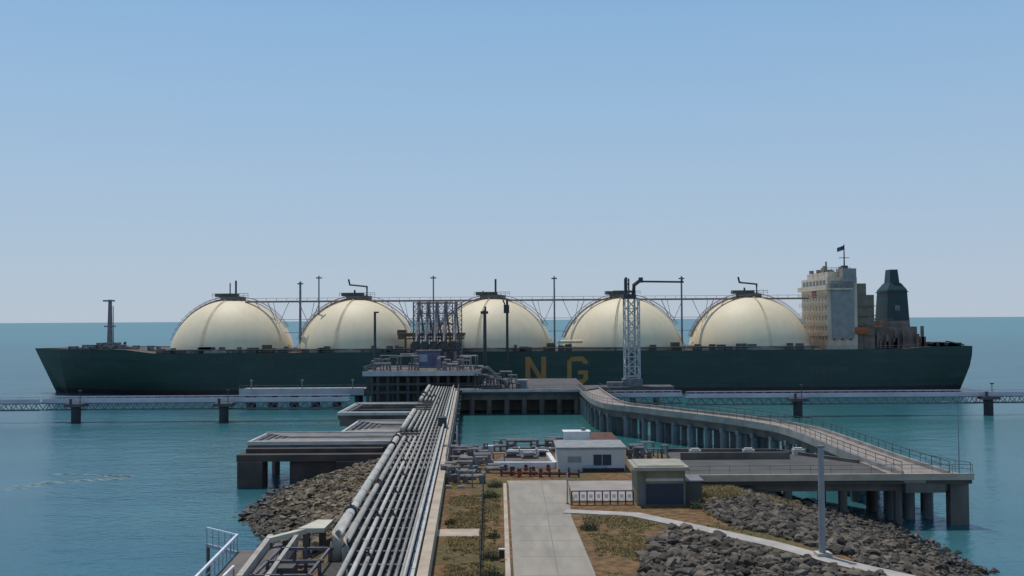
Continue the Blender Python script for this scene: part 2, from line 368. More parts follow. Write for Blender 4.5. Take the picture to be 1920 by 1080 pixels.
# letters on the side
def letter_N(mb, x0, x1, z0, z1, y, t=1.5):
    mb.box(x0, x0+t, y-.06, y, z0, z1); mb.box(x1-t, x1, y-.06, y, z0, z1)
    mb.add([(x0+t, y-.06, z1), (x0+t, y-.06, z1-2.6), (x1-t, y-.06, z0), (x1-t, y-.06, z0+2.6)], [(0, 1, 2, 3)])
def letter_G(mb, x0, x1, z0, z1, y, t=1.4):
    c = 1.4
    mb.prism([], 0, 0) if False else None
    for pl in ([(x0+c, z1), (x0, z1-c), (x0, z0+c), (x0+c, z0), (x0+t+.4, z0+t), (x0+t, z0+t+.4), (x0+t, z1-t-.4), (x0+t+.4, z1-t)],
               [(x0+c, z1), (x0+t+.4, z1-t), (x1-t-.4, z1-t), (x1-c, z1)],
               [(x0+c, z0), (x1-c, z0), (x1-t-.4, z0+t), (x0+t+.4, z0+t)],
               [(x1-c, z1), (x1-t-.4, z1-t), (x1-t, z1-t-.8), (x1, z1-t-.8), (x1, z1-c)],
               [(x1-c, z0), (x1, z0+c), (x1, z0+4.1), (x1-t, z0+4.1), (x1-t, z0+t+.4), (x1-t-.4, z0+t)],
               [(x1-t-1.6, z0+4.1), (x1-t-1.6, z0+2.9), (x1-t, z0+2.9), (x1-t, z0+4.1)]):
        mb.add([(a, y-.06, b) for a, b in pl], [tuple(range(len(pl)))])
YN = SY-21
n1 = MB(); letter_N(n1, sx_(984, YN), sx_(1023, YN), 2.9, 11.2, YN-.02); obj('letter_n', n1, letter_m, ship)
n2 = MB(); letter_G(n2, sx_(1062, YN), sx_(1101, YN), 2.9, 11.2, YN-.02); obj('letter_g', n2, letter_m, ship)
# domes
RD, ZC = 19.9, 9.7
domes = [sx_(p) for p in (437, 673, 924, 1167, 1404)]
topz = ZC+RD
for di, X in enumerate(domes):
    d = MB(); nu, nv = 72, 20; z0 = math.asin((BZ-.6-ZC)/RD)
    for j in range(nv):
        a = z0+(math.pi/2-z0)*j/nv
        for i in range(nu):
            t = 2*math.pi*i/nu; d.v.append(Vector((X+RD*math.cos(a)*math.cos(t), SY+RD*math.cos(a)*math.sin(t), ZC+RD*math.sin(a))))
    d.v.append(Vector((X, SY, topz)))
    for j in range(nv-1):
        for i in range(nu): d.f.append((j*nu+i, j*nu+(i+1) % nu, (j+1)*nu+(i+1) % nu, (j+1)*nu+i))
    for i in range(nu): d.f.append(((nv-1)*nu+i, (nv-1)*nu+(i+1) % nu, nv*nu))
    dome = obj('tank_dome', d, dome_m, ship, True)
    sk = MB()
    for i in range(48):
        t0, t1 = 2*math.pi*i/48, 2*math.pi*(i+1)/48; r = RD+.25
        c = [(X+r*math.cos(t), SY+r*math.sin(t)) for t in (t0, t1)]
        sk.add([(*c[0], BZ-.4), (*c[1], BZ-.4), (*c[1], BZ+1.0), (*c[0], BZ+1.0)], [(0, 1, 2, 3)])
    obj('dome_skirt', sk, mat('skirt_paint', (.40, .40, .33), .6, (.26, .27, .22), .6), dome)
    ld = MB()                                          # ladder up the near face
    az_ = math.radians(-90-(14 if di != 4 else -6))
    for sgn in (-1, 1):
        ld.tube([(X+(RD+.15)*math.cos(a)*math.cos(az_+sgn*.016), SY+(RD+.3)*math.cos(a)*math.sin(az_+sgn*.02), ZC+(RD+.3)*math.sin(a)) for a in [z0+(1.45-z0)*k/14 for k in range(15)]], .08, 4)
    obj('ladder', ld, mat('ladder_buff', (.66, .56, .40), .6), dome)
    st_ = MB()                                         # stepped walkway over the crown, fore and aft
    for y in (-1.0, 1.0):
        for dz in (0.35, 1.15):
            st_.tube([(X-(RD+dz)*math.cos(a), SY+y, ZC+(RD+dz)*math.sin(a)) for a in [.35+(1.22)*k/14 for k in range(15)]], .08 if dz > 1 else .22, 4)
            st_.tube([(X+(RD+dz)*math.cos(a), SY+y, ZC+(RD+dz)*math.sin(a)) for a in [.55+(1.02)*k/14 for k in range(15)]], .07, 4)
    for k in range(15):
        a = .35+1.22*k/14; st_.bar((X-(RD+.4)*math.cos(a), SY-1, ZC+(RD+.4)*math.sin(a)), (X-(RD+1.7)*math.cos(a), SY-1, ZC+(RD+1.2)*math.sin(a)), .09, .09)
    obj('crown_walkway', st_, mat('walkway_mauve', (.30, .20, .17), .7, (.22, .16, .14), 1), dome)
    tp = MB(); zt = topz
    tp.prism([(X+4.2*math.cos(t), SY+4.2*math.sin(t)) for t in [k*math.pi/5 for k in range(10)]], zt-1.0, zt+.9)
    tp.box(X-5.5, X+1.5, SY-1.6, SY+1.6, zt+.9, zt+2.0); tp.rail([(X-6, SY-2.5, zt+.7), (X+5.5, SY-2.5, zt+.7)], 1.2, .09, 1.5)
    obj('crown_platform', tp, mat('crown_grey', (.16, .15, .13), .7, (.09, .09, .08), 1), dome)
    cr = MB()
    if di in (1, 4):   # stores davit
        s = -1
        cr.tube([(X+2.6, SY, zt+.8), (X+2.6, SY, zt+4.0), (X-3.0, SY, zt+4.6), (X-3.4, SY, zt+6.4)], .3, 6); cr.tube([(X-1.4, SY, zt+.8), (X-1.4, SY, zt+2.9)], .3, 6)
    elif di == 3: cr.tube([(X+1.2, SY, zt+.8), (X+1.2, SY, zt+6.5)], .4, 6); cr.box(X-3, X+4, SY-.5, SY+.5, zt+1.5, zt+2.2)
    else:
        cr.tube([(X+.9, SY, zt+.8), (X+.9, SY, zt+6.2)], .32, 6); cr.tube([(X-1.0 if di == 0 else X-3.2, SY, zt+.8), (X-1.0 if di == 0 else X-3.2, SY, zt+(5.4 if di == 0 else 2.4))], .2, 6)
    obj('vent_mast', cr, dsteel_m, dome)
# high walkway along the dome tops
wk = MB(); ZW = 28.8; xa, xb = domes[0]+5, sx_(1510)
wk.bar((xa, SY-3.4, ZW), (xb, SY-3.4, ZW), 1.2, .55); wk.bar((xa, SY-3.4, ZW+1.1), (xb, SY-3.4, ZW+1.1), .1, .1)
for i in range(56):
    x = xa+(xb-xa)*i/55; wk.bar((x, SY-3.4, ZW), (x, SY-3.4, ZW+1.1), .1, .1)
obj('high_walkway', wk, mat('walkway_rust', (.34, .24, .17), .7, (.20, .14, .11), .6), ship)
for i in range(4):
    tr = MB(); xm = (domes[i]+domes[i+1])/2
    for k in (-1, 1):
        tr.bar((xm+k*1.5, SY-3.4, BZ), (xm+k*8.5, SY-3.4, ZW), .22, .22); tr.bar((xm+k*1.5, SY-3.4, ZW), (xm+k*5, SY-3.4, 21), .16, .16)
        tr.bar((xm, SY-3.4, BZ), (xm+k*12.5, SY-3.4, ZW), .16, .16); tr.bar((xm+k*5, SY-3.4, 21), (xm+k*6.6, SY-3.4, ZW), .14, .14)
    tr.bar((xm-3, SY-3.4, 18.8), (xm+3, SY-3.4, 18.8), .18, .18); tr.bar((xm-5, SY-3.4, 23), (xm+5, SY-3.4, 23), .14, .14)
    obj('walkway_trestle', tr, mat('brace_grey', (.42, .40, .44), .7), ship)
for px, top, bot, r in ((563, 528, 640, .42), (598, 517, 640, .26), (813, 517, 640, .26), (1040, 518, 640, .3), (1279, 518, 640, .33)):
    a, b_ = D(px, bot, SY-6), D(px, top, SY-6); m_ = MB(); m_.tube([(a.x, a.y, BZ-.3), (a.x, a.y, b_.z)], r, 6, r*.8)
    m_.box(a.x-.9, a.x+.9, a.y-.3, a.y+.3, b_.z-.9, b_.z-.5); obj('signal_mast', m_, steel_m, ship)
# foremast and forecastle gear
fm = MB(); a = D(206, 650, SY); b_ = D(206, 562, SY)
fm.tube([(a.x, SY, 13.5), (a.x, SY, b_.z)], 1.0, 8, .6); fm.box(a.x-2.0, a.x+1.2, SY-1, SY+1, b_.z-.6, b_.z-.1); fm.bar((a.x+1.2, SY, 14), (a.x+1, SY, b_.z-2), .2, .2)
fm.box(a.x-1.6, a.x+1.6, SY-.8, SY+.8, 21, 21.4)
obj('foremast', fm, steel_m, ship)
fg = MB()
for k in range(22):
    x = R_.uniform(sx_(150), sx_(318)); s_ = R_.uniform(.5, 1.5); y = SY-R_.uniform(2, 9)
    fg.box(x-s_, x+s_, y-s_, y+s_, 13.4, 14.0+R_.uniform(.3, 1.5))
fg.box(sx_(195), sx_(232), SY-6, SY-2, 13.5, 16.0); fg.tube([(sx_(238), SY-5, 13.5), (sx_(247), SY-5, 16.2)], .4, 6)
obj('mooring_winches', fg, mat('gear_grey', (.24, .24, .22), .7, (.05, .06, .06), .9, contrast=.3), ship)
# low deck clutter between the domes and along the near edge
dc = MB()
for k in range(75):
    x = R_.uniform(sx_(330), sx_(1500)); wd = R_.uniform(.4, 1.6); y = SY-R_.uniform(15.5, 19.5); h_ = R_.uniform(.7, 2.0)
    if min(abs(x-d_) for d_ in domes) < 14 and y > SY-18.8: y = SY-19.4
    dc.box(x-wd, x+wd, y-.4, y+.4, BZ-.3, BZ+h_)
for y in (-19.9, -19.2): dc.tube([(sx_(330), SY+y, BZ+.9), (sx_(1500), SY+y, BZ+.9)], .22, 6)
obj('deck_fittings', dc, mat('fittings_green', (.13, .16, .14), .7, (.06, .05, .05), .5), ship)
br = MB(); br.tube([D(1045, 641, SY-16), D(1092, 640, SY-16)], .5, 8); br.box(sx_(1046, 311), sx_(1050, 311), 310.4, 311.6, BZ, 16.1); obj('hose_boom', br, mat('boom_cream', (.85, .78, .5), .5), ship)
for px in (1032, 500, 1265):
    hb_ = MB(); x = sx_(px, 309); hb_.box(x-1.3, x+1.3, 308.4, 310.6, BZ-.3, BZ+2.4); hb_.box(x-.5, x+.5, 308.32, 308.40, BZ-.2, BZ+1.6); obj('deck_house', hb_, mat('brown_house', (.12, .10, .06), .7), ship)
# manifold
mf = MB()
for k in range(6):
    x = sx_(775+k*17, 310); mf.tube([(x, 307.4, 15.5), (x, 316, 15.5)], .45, 8); mf.box(x-.9, x+.9, 308.5, 309.3, BZ-.3, 15.2)
mf.box(sx_(745, 310), sx_(872, 310), 311, 313, 17.5, 18.6); mf.box(sx_(745, 310), sx_(760, 310), 309, 313, 18.0, 19.6)
for px in (760, 800, 850, 870): mf.bar((sx_(px, 312), 312, BZ-.3), (sx_(px, 312), 312, 18), .6, .6)
obj('manifold', mf, brown_m, ship)
# accommodation block
xf = 98.3; hs = MB()
hs.box(xf, xf+9.2, 313, 341, BZ-.3, 35.2)
hs.box(xf-.9, xf+7.4, 311.5, 342.5, 31.2, 31.7)       # bridge wing deck
hs.box(xf-.9, xf-.6, 311.5, 342.5, 31.7, 32.7)
hs.box(xf+1, xf+8.4, 316, 338, 35.2, 37.0)
house = obj('accommodation_block', hs, cream_m, ship)
for z in (16.8, 19.9, 23.0, 26.1, 29.2):
    b = MB(); b.box(xf-1.0, xf, 313.2, 340.8, z, z+.15); b.rail([(xf-.95, 313.3, z+.1), (xf-.95, 340.7, z+.1)], 1.0, .07, 2.5); obj('balcony', b, mat('balcony_tan', (.50, .40, .28), .7), house)
b = MB(); b.rail([(xf+.9, 316, 37), (xf+8.4, 316, 37)], 1.2, .1, 1.6); b.rail([(xf-.8, 311.6, 31.7), (xf+7.3, 311.6, 31.7)], 1.2, .1, 1.6); obj('roof_railing', b, steel_m, house)
hw_ = MB()
for k in range(7): y = 315+k*3.6; hw_.box(xf-.06, xf, y, y+2.4, 32.9, 34.4)
obj_each('window', hw_, glass_m, house)
for lv in range(5):
    wm = MB(); z = 15.5+lv*3.1
    for k in range(8): wm.box(xf-.05, xf, 314.6+k*3.2, 315.5+k*3.2, z, z+1.1)
    for k in range(3): wm.box(xf+1.4+k*2.6, xf+2.3+k*2.6, 312.95, 313, z, z+1.1)
    obj_each('window', wm, glass_m, house)
rs = MB(); rs.box(xf-.16, xf-.07, 324.5, 329, 29.0, 31.1); obj('red_panel', rs, mat('red_panel_paint', (.30, .07, .05), .7, (.18, .06, .05), .8), house)
ss = MB(); ss.box(xf+1.2, xf+8.0, 312.2, 313, 16, 34.0); ss.box(xf+4.4, xf+8.6, 311.6, 318, 33.6, 37.8)
obj('side_shade_slab', ss, mat('side_shade_grey', (.34, .325, .30), .6, (.22, .215, .21), .5), house)  # slab over the side face, its shade put into a darker colour
ht = MB()
for k in range(9): x = R_.uniform(xf, xf+8); y = R_.uniform(318, 336); ht.box(x-.6, x+.6, y-.6, y+.6, 37.0, 37.6+R_.random()*1.6)
ht.tube([(xf+2.5, 322, 36.9), (xf+2.5, 322, 40.5)], .3, 6)
obj_each('roof_locker', ht, buff_m, house)
rm = MB(); a = D(1583, 500, 326); b_ = D(1583, 458, 326); rm.tube([(a.x, 326, 36), (a.x, 326, b_.z)], .3, 6, .15); rm.bar((a.x-1.6, 326, b_.z-4.4), (a.x+1.6, 326, b_.z-4.4), .2, .2); rm.box(a.x-1, a.x+1, 325.4, 326.6, 36, 39.4)
obj('radar_mast', rm, dsteel_m, ship)
fl = MB()
for k in range(7):
    x0, x1 = a.x+.2-k*.34, a.x+.2-(k+1)*.34; y0, y1 = 326+.25*math.sin(k*1.1), 326+.25*math.sin((k+1)*1.1); zt_ = b_.z-.3-k*.12
    fl.add([(x0, y0, zt_), (x1, y1, zt_-.12), (x1, y1, zt_-1.5), (x0, y0, zt_-1.4), (x0, y0+.04, zt_), (x1, y1+.04, zt_-.12), (x1, y1+.04, zt_-1.5), (x0, y0+.04, zt_-1.4)], [(0, 1, 2, 3), (7, 6, 5, 4)])
obj('flag', fl, mat('flag_dark', (.10, .09, .17), .8), ship)
ab = MB(); x0 = xf+9.2
ab.box(x0, x0+5.6, 314, 340, BZ-.3, 29.6); ab.box(x0, x0+3.4, 314.6, 339, 29.6, 33.2)
for z in (17, 20, 23, 26): ab.box(x0-.02, x0+5.9, 313.4, 314, z, z+.25); ab.box(x0+.6, x0+1.4, 313.95, 314, z-2, z-.8); ab.box(x0+3, x0+4, 313.95, 314, z-2, z-.8)
obj('aft_block', ab, mat('block_buff', (.24, .19, .14), .65, (.14, .11, .085), .5), ship)
eb = MB(); xe = sx_(1634, 318)
eb.box(xe-.5, xe+13.0, 315, 338, BZ-.3, 19.6); eb.box(xe+3, xe+11.5, 317, 336, 19.6, 21.4); eb.box(xe+13, xe+17, 318, 336, BZ-.3, 16.4); eb.box(xe+17, xe+24, 319, 336, BZ, 14.6)
for k in range(6): eb.box(xe+1+k*2.3, xe+2.2+k*2.3, 314.9, 315, 14.2, 17.3)
for k in range(14): x = xe+R_.uniform(-4, 15); eb.box(x-.4, x+.4, 313.8, 314.6, BZ, BZ+R_.uniform(2, 7))
eb.bar((xe-6, 316, 22.0), (xe+6, 316, 22.0), .25, .25)
obj('engine_casing', eb, mat('casing_buff', (.22, .175, .145), .7, (.10, .075, .065), .35), ship)
def frus(mb, x0, x1, y0, y1, z0, X0_, X1_, Y0_, Y1_, z1):
    return mb.add([(x0,y0,z0),(x1,y0,z0),(x1,y1,z0),(x0,y1,z0),(X0_,Y0_,z1),(X1_,Y0_,z1),(X1_,Y1_,z1),(X0_,Y1_,z1)], [(0,3,2,1),(4,5,6,7),(0,1,5,4),(1,2,6,5),(2,3,7,6),(3,0,4,7)])
fn = MB(); c0, c1 = sx_(1654, SY-2), sx_(1699, SY-2)
frus(fn, c0+.3, c1-.1, SY-5, SY+6, 19.5, c0+.9, c1-.7, SY-4.6, SY+5, 31.4); frus(fn, c0+.9, c1-.7, SY-4.6, SY+5, 31.4, c0+2.2, c1-2.0, SY-3, SY+3, 33.6)
frus(fn, c0+2.4, c1-2.3, SY-2.6, SY+2.6, 33.6, c0+2.7, c1-2.6, SY-2, SY+2, 38.0); fn.box(c0+.5, c1-.4, SY-5.0, SY+5.3, 30.6, 30.9)
fnl = obj('funnel', fn, green_m, ship)
fe = MB(); fe.box(c0+3.0, c0+4.6, SY-4.98, SY-4.7, 24.6, 26.4); obj('funnel_louvre', fe, steel_m, fnl)
am = MB()
for k in range(26):
    x = R_.uniform(sx_(1715, 318), sx_(1800, 318)); s_ = R_.uniform(.4, 1.1); am.box(x-s_, x+s_, 316, 318, 13, 13.5+R_.uniform(.2, 1.3))
am.bar((sx_(1795, 320), 316, 13.8), (sx_(1762, 320), 316, 14.9), .4, .4)
obj('mooring_gear', am, dsteel_m, ship)
lb = MB(); frus(lb, xe-7.5, xe-3.5, 312.6, 313.9, 17.4, xe-8.2, xe-2.8, 312.3, 314.2, 18.6); frus(lb, xe-8.2, xe-2.8, 312.3, 314.2, 18.6, xe-7.2, xe-4.2, 312.8, 313.8, 19.5); obj('lifeboat', lb, mat('boat_orange', (.45, .14, .04), .5), ship)
dv = MB()
for x in (xe-7.6, xe-3.6): dv.tube([(x, 314.4, 15.5), (x, 314.2, 20.3), (x, 313, 21.0), (x, 312.8, 19.6)], .14, 6)
obj('lifeboat_davit', dv, buff_m, ship)
# ================================================================ loading platform
def pile_rows(mb, xs, ys, z1, r, n=8):
    for x in xs:
        for y in ys: mb.tube([(x, y, -1.5), (x, y, z1)], r, n)
lp = thing('loading_platform', 'dark raised loading platform on piles between the pipe trestle and the ship', 'jetty platform', (-22, 265, 0))
X0, X1 = -37, -8
t = MB(); t.box(X0, X1, 249, 284, 8.9, 9.8); obj('deck', t, dconc_m, lp)
t = MB(); t.box(X0-.15, X1+.15, 248.8, 249.0, 8.8, 10.0); obj('edge_beam', t, mat('edge_grey', (.52, .50, .52), .8, (.36, .35, .37), .4), lp)
t = MB()
for z in (4.4, 6.4): t.box(X0+.5, X1-.5, 250, 251, z, z+.6)
for k in range(12): x = X0+1+k*2.5; t.box(x-.35, x+.35, 250.2, 250.9, 0, 8.9)
t.box(X0+1, X1-2, 258, 259, .8, 8.9)
obj('front_frame', t, dsteel_m, lp)
t = MB(); pile_rows(t, [X0+2+k*5.2 for k in range(6)], (253, 262, 271, 281), 8.9, .6); obj_each('pile', t, dconc_m, lp)
t = MB(); t.rail([(X1, 249.2, 9.8), (X0, 249.2, 9.8), (X0, 283.8, 9.8)], 1.2, .09, 2.2); obj('railing', t, steel_m, lp)
# equipment on the platform
def pipework(px, n, seed, w_, d_, h_, mat_, name, label):
    rr = random.Random(seed); c = Vector(px); th = thing(name, label, 'pipework', c)
    b1 = MB(); b2 = MB()
    for k in range(n):
        x = c.x+rr.uniform(-w_, w_); y = c.y+rr.uniform(-d_, d_); h0 = rr.uniform(.3, 1)*h_; rad = rr.uniform(.1, .26)
        x2 = min(max(x+rr.choice((-1, 1))*rr.uniform(1, w_*.8), c.x-w_), c.x+w_)
        b1.tube([(x, y, c.z), (x, y, c.z+h0), (x2, y, c.z+h0), (x2, y, c.z)], rad, 6)
        if k % 2 == 0: b2.box(x-.3, x+.3, y-.3, y+.3, c.z+h0*.4, c.z+h0*.4+.6)
    obj_each('pipe_run', b1, mat_, th); obj_each('valve', b2, steel_m, th); return th
pipework((-30, 258, 9.8), 13, 3, 6, 5, 4.2, steel_m, 'platform_pipework', 'tangle of grey pipes on the left half of the loading platform')
pipework((-14, 258, 9.8), 15, 4, 5, 5, 3.6, mauve_m, 'platform_pipework', 'tangle of pipes on the right half of the loading platform')
cab = thing('control_cabin', 'small blue grey cabin at the foot of the loading arms', 'cabin', (-21.5, 272, 9.8))
t = MB(); t.box(-25.5, -19.5, 270, 275, 9.8, 14.2); obj('wall', t, mat('cabin_blue', (.13, .15, .27), .7, (.09, .09, .15), .5), cab)
t = MB(); t.box(-25.9, -19.1, 269.6, 275.4, 14.2, 14.5); obj('roof', t, steel_m, cab)
t = MB(); t.box(-24.9, -22.8, 269.93, 270, 11.4, 13.4); obj('window', t, mat('cabin_window', (.35, .38, .5), .3), cab)
ar = thing('marine_loader', 'marine loading arm', 'loading arm', (0, 0, 0), 'loading arms between platform and ship')
t = MB(); t.tube([(0, 0, 0), (0, 0, 9.5)], .55, 8); t.box(-.9, .9, -.9, .9, 0, .6); obj('riser', t, mauve_m, ar)
t = MB(); t.tube([(0, -1, 8.6), (0, 5.5, 17.8)], .32, 8); t.tube([(.5, -1, 8.8), (.5, 5.5, 18.0)], .16, 6)
for k in range(5): t.bar((0, -1+k*1.6, 8.6+k*2.25), (.5, -1+k*1.6+.3, 9.4+k*2.25), .1, .1)
obj('inboard_arm', t, mauve_m, ar)
t = MB(); t.tube([(0, 5.5, 17.8), (0, 26, 7.0)], .28, 8); t.tube([(0, 26, 7.0), (0, 28.5, 5.9)], .35, 8); obj('outboard_arm', t, mauve_m, ar)
t = MB(); t.box(-.7, .8, -5.2, -2.6, 4.2, 7.0); t.bar((0, -1, 8.6), (0, -4, 6.2), .4, .4); obj('counterweight', t, dsteel_m, ar)
armx = [782, 799, 816, 833, 852]
for k, px in enumerate(armx):
    L = ('leftmost loading arm on the platform', 'second loading arm from the left', 'middle of the five loading arms', 'fourth loading arm from the left', 'rightmost loading arm, against the third dome')[k]
    p = D(px, 600, 279)
    (dup(ar, (p.x, 279, 9.8), L) if k else (setattr(ar, 'location', (p.x, 279, 9.8)), tag(ar, L)))
# gantry frame behind the arms
gt = thing('arm_gantry', 'grey lattice gantry standing among the loading arms', 'gantry', (-21, 283, 9.8))
t = MB()
for px in (781, 797, 812, 828, 843, 860):
    p = D(px, 600, 283); t.lattice(p.x, 283, 9.8, 27.6, 1.7, .13, 1.3)
for z in (12.5, 15.5, 18.6, 21.5, 24.5, 27.3): t.bar((D(781, 600, 283).x, 282.6, z), (D(858, 600, 283).x, 282.6, z), .35, .35)
obj('frame', t, mauve_m, gt)
t = MB(); a, b_ = D(748, 634, 283), D(870, 634, 283); t.box(a.x, b_.x, 281, 284, 17.2, 17.6); t.rail([(a.x, 281, 17.6), (b_.x, 281, 17.6)], 1.1, .1, 2); t.box(a.x, a.x+1.8, 281, 284, 17.6, 19.0); obj('gallery', t, brown_m, gt)
# masts
def mast(px, top, Y, zb, r, label, head):
    a, b_ = D(px, 600, Y), D(px, top, Y); th = thing('lighting_mast' if head != 'monitor' else 'monitor_tower', label, 'mast', (a.x, Y, zb))
    t = MB(); t.tube([(a.x, Y, zb), (a.x, Y, b_.z)], r, 8, r*.8); obj('pole', t, dsteel_m, th)
    t = MB()
    if head == 't': t.box(a.x-1.1, a.x+.9, Y-.3, Y+.3, b_.z-.9, b_.z-.2); t.box(a.x-.1, a.x+.4, Y-.25, Y+.25, b_.z, b_.z+1)
    elif head == 'l': t.box(a.x-.2, a.x+1.0, Y-.3, Y+.3, b_.z-.3, b_.z+.1)
    else:
        t.box(a.x-1.0, a.x+.6, Y-.7, Y+.7, b_.z-4.2, b_.z-1.8); t.tube([(a.x-.6, Y, b_.z-1.8), (a.x-1.2, Y, b_.z-.4)], .2, 6)
    obj('lamp_head' if head != 'monitor' else 'water_cannon', t, dsteel_m, th); return th
mast(703, 585, 262, 9.8, .38, 'dark slender mast on the platform in front of the second dome', 'l')
mast(909, 582, 262, 9.8, .5, 'dark mast with a crossbar head in front of the third dome', 't')
mast(951, 560, 290, 5.8, .42, 'fire monitor tower standing against the right of the third dome', 'monitor')
# lower deck right of the loading platform
lo = thing('berth_deck', 'low concrete berth deck between the loading platform and the road bridge', 'jetty platform', (4, 250, 0))
t = MB(); t.prism([(-16, 240), (17.8, 240), (21.5, 247), (40, 249), (40, 256), (18, 256), (18, 286), (-8, 286), (-8, 262), (-16, 262)], 4.9, 5.8); obj('deck', t, mat('berth_dark', (.12, .11, .11), .9, (.07, .065, .065), .3), lo)
t = MB(); t.box(-12, 17.8, 239.7, 240, 5.35, 5.95); obj('edge_beam', t, mat('edge_grey', (.52, .50, .52), .8, (.36, .35, .37), .4), lo)
t = MB(); pile_rows(t, [-14+k*4.2 for k in range(8)], (241.5, 248, 255), 4.9, .65); pile_rows(t, (24, 30, 36), (250, 254), 4.9, .6); t.box(-15, 17, 246, 247, .5, 4.9); t.box(-15.5, 17.5, 241, 242.2, 3.4, 4.9); obj_each('pile', t, dconc_m, lo)
t = MB(); t.rail([(-14, 240.1, 5.8), (17, 240.1, 5.8)], 1.1, .05, 2.4); obj('railing', t, steel_m, lo)
# sloping stair between levels
ps = thing('pipe_ramp', 'sloping grey pipes stepping down at the right end of the loading platform', 'pipework', (-5, 256, 0))
t = MB()
for k in range(7):
    y = 246+k*1.6; t.tube([(-9, y, 11.3-k*.15), (-6.2, y, 10.6), (-2.5, y, 7.2), (-1, y, 5.8)], .28, 6)
t.box(-7.6, -3.0, 244, 258, 5.8, 6.8)
for k in range(12): x = -9+k*.9; t.tube([(x, 243+(k % 4)*.8, 5.8), (x, 243+(k % 4)*.8, 9.6-k*.24), (x+1.8, 243+(k % 4)*.8, 9.3-k*.24), (x+1.8, 243+(k % 4)*.8, 5.8)], .16, 6)
obj('pipe_run', t, mat('ramp_grey', (.17, .165, .165), .7, (.04, .04, .04), .5, contrast=.6), ps)
pipework((-4.5, 250, 6.5), 12, 12, 5.5, 4, 3.2, steel_m, 'berth_pipework', 'grey pipe cluster left of the letters at the berth deck edge')
hs2 = thing('berth_locker', 'pale square locker on the berth deck beside the pipe cluster', 'locker', (2, 246, 5.8))
t = MB(); t.box(.9, 3.6, 245, 247.5, 5.8, 7.9); obj('body', t, mat('locker_grey', (.36, .36, .36), .7), hs2); t = MB(); t.box(1.2, 3.3, 244.94, 245, 6, 7.6); obj('door', t, steel_m, hs2)
# ---------------- gangway tower
gx = D(1184, 600, 252).x
gw = thing('gangway_tower', 'tall grey lattice gangway tower with a horizontal boom at its top', 'tower', (gx, 252, 5.8))
t = MB(); t.lattice(gx, 252, 5.8, 27.6, 3.6, .17, 2.3); t.lattice(gx, 252, 5.8, 27.6, 1.6, .16, 2.3); obj('lattice_frame', t, mat('tower_grey', (.52, .53, .54), .6, (.38, .39, .40), .6), gw)
t = MB(); t.box(gx-2.4, gx+2.4, 249.8, 254.2, 5.8, 7.6); t.box(gx-6.4, gx-2.2, 249.8, 252, 5.8, 6.9); obj('base', t, steel_m, gw)
t = MB(); t.box(gx-2.2, gx+1.0, 250, 254, 27.6, 28.6); t.lattice(gx-1.1, 252, 28.6, 32.6, 1.0, .14, 1.2); t.tube([(gx+.4, 251, 27.6), (gx+.6, 251, 31.0), (gx+2.2, 251, 32.2)], .5, 6); obj('slewing_head', t, dsteel_m, gw)
t = MB(); t.bar((gx+1.6, 251, 31.9), (gx+13, 251, 31.7), .5, .45); t.box(gx+1.8, gx+2.8, 250.5, 251.5, 31.6, 32.9); t.bar((gx+12.6, 251, 31.9), (gx+12.6, 251, 32.9), .3, .3); obj('boom', t, dsteel_m, gw)
# ---------------- mooring catwalks
def catwalk(xa, xb, Y, label, lamps=()):
    th = thing('catwalk', label, 'walkway', ((xa+xb)/2, Y, 4.4)); n = int(abs(xb-xa)/2.2)
    t = MB(); t.box(xa, xb, Y-.9, Y+.9, 4.35, 4.6); obj('walking_deck', t, mat('catwalk_deck', (.50, .46, .48), .7, (.36, .33, .35), .6), th)
    t = MB()
    for y in (Y-.9, Y+.9):
        t.bar((xa, y, 2.75), (xb, y, 2.75), .22, .22); t.bar((xa, y, 4.25), (xb, y, 4.25), .2, .2)
        for k in range(n):
            x0, x1 = xa+(xb-xa)*k/n, xa+(xb-xa)*(k+1)/n; t.bar((x0, y, 2.75), ((x0+x1)/2, y, 4.3), .13, .13); t.bar(((x0+x1)/2, y, 4.3), (x1, y, 2.75), .13, .13)
    obj('truss', t, mat('truss_grey', (.16, .17, .18), .7), th)
    t = MB(); t.rail([(xa, Y-.9, 4.6), (xb, Y-.9, 4.6)], 1.1, .06, 2.2); t.rail([(xa, Y+.9, 4.6), (xb, Y+.9, 4.6)], 1.1, .06, 2.2); t.box(xa, xb, Y-.97, Y-.91, 4.25, 5.25)
    obj('handrail', t, mat('handrail_grey', (.60, .55, .60), .6, (.44, .41, .46), .3), th); return th
catwalk(-106.4, -37.2, 229, 'long pale catwalk over the water in front of the bow half of the ship')
catwalk(-150, -106.6, 228, 'thin trussed catwalk leaving the left edge of the photo')
catwalk(40, 106.8, 232, 'long pale catwalk in front of the stern half of the ship')
catwalk(107, 160, 232.6, 'thin trussed catwalk leaving the right edge of the photo')
catwalk(22, 39.5, 236, 'short catwalk between berth deck and the stern catwalk')
def dolphin(x, y, label, w_=2.0, light=True):
    th = thing('mooring_dolphin', label, 'dolphin', (x, y, 0), 'mooring dolphins beside the ship')
    t = MB(); t.box(x-w_, x+w_, y-1.6, y+1.6, 3.6, 4.3); obj('cap', t, mat('cap_dark', (.09, .09, .10), .8), th)
    t = MB()
    t.tube([(x, y, -1.5), (x, y, 3.6)], 1.05, 14)
    obj_each('pile', t, mat('dark_pile', (.035, .035, .04), .7), th)
    t = MB(); t.tube([(x-.8, y-1, 4.3), (x-.8, y-1, 5.2)], .3, 8); t.box(x-1.1, x-.5, y-1.3, y-.7, 5.2, 5.4); obj('bollard', t, dsteel_m, th)
    t = MB(); t.tube([(x+.9, y, 4.3), (x+.9, y, 7.2)], .09, 6); t.box(x+.6, x+1.2, y-.3, y+.3, 7.0, 7.3); obj('lamp', t, dsteel_m, th)
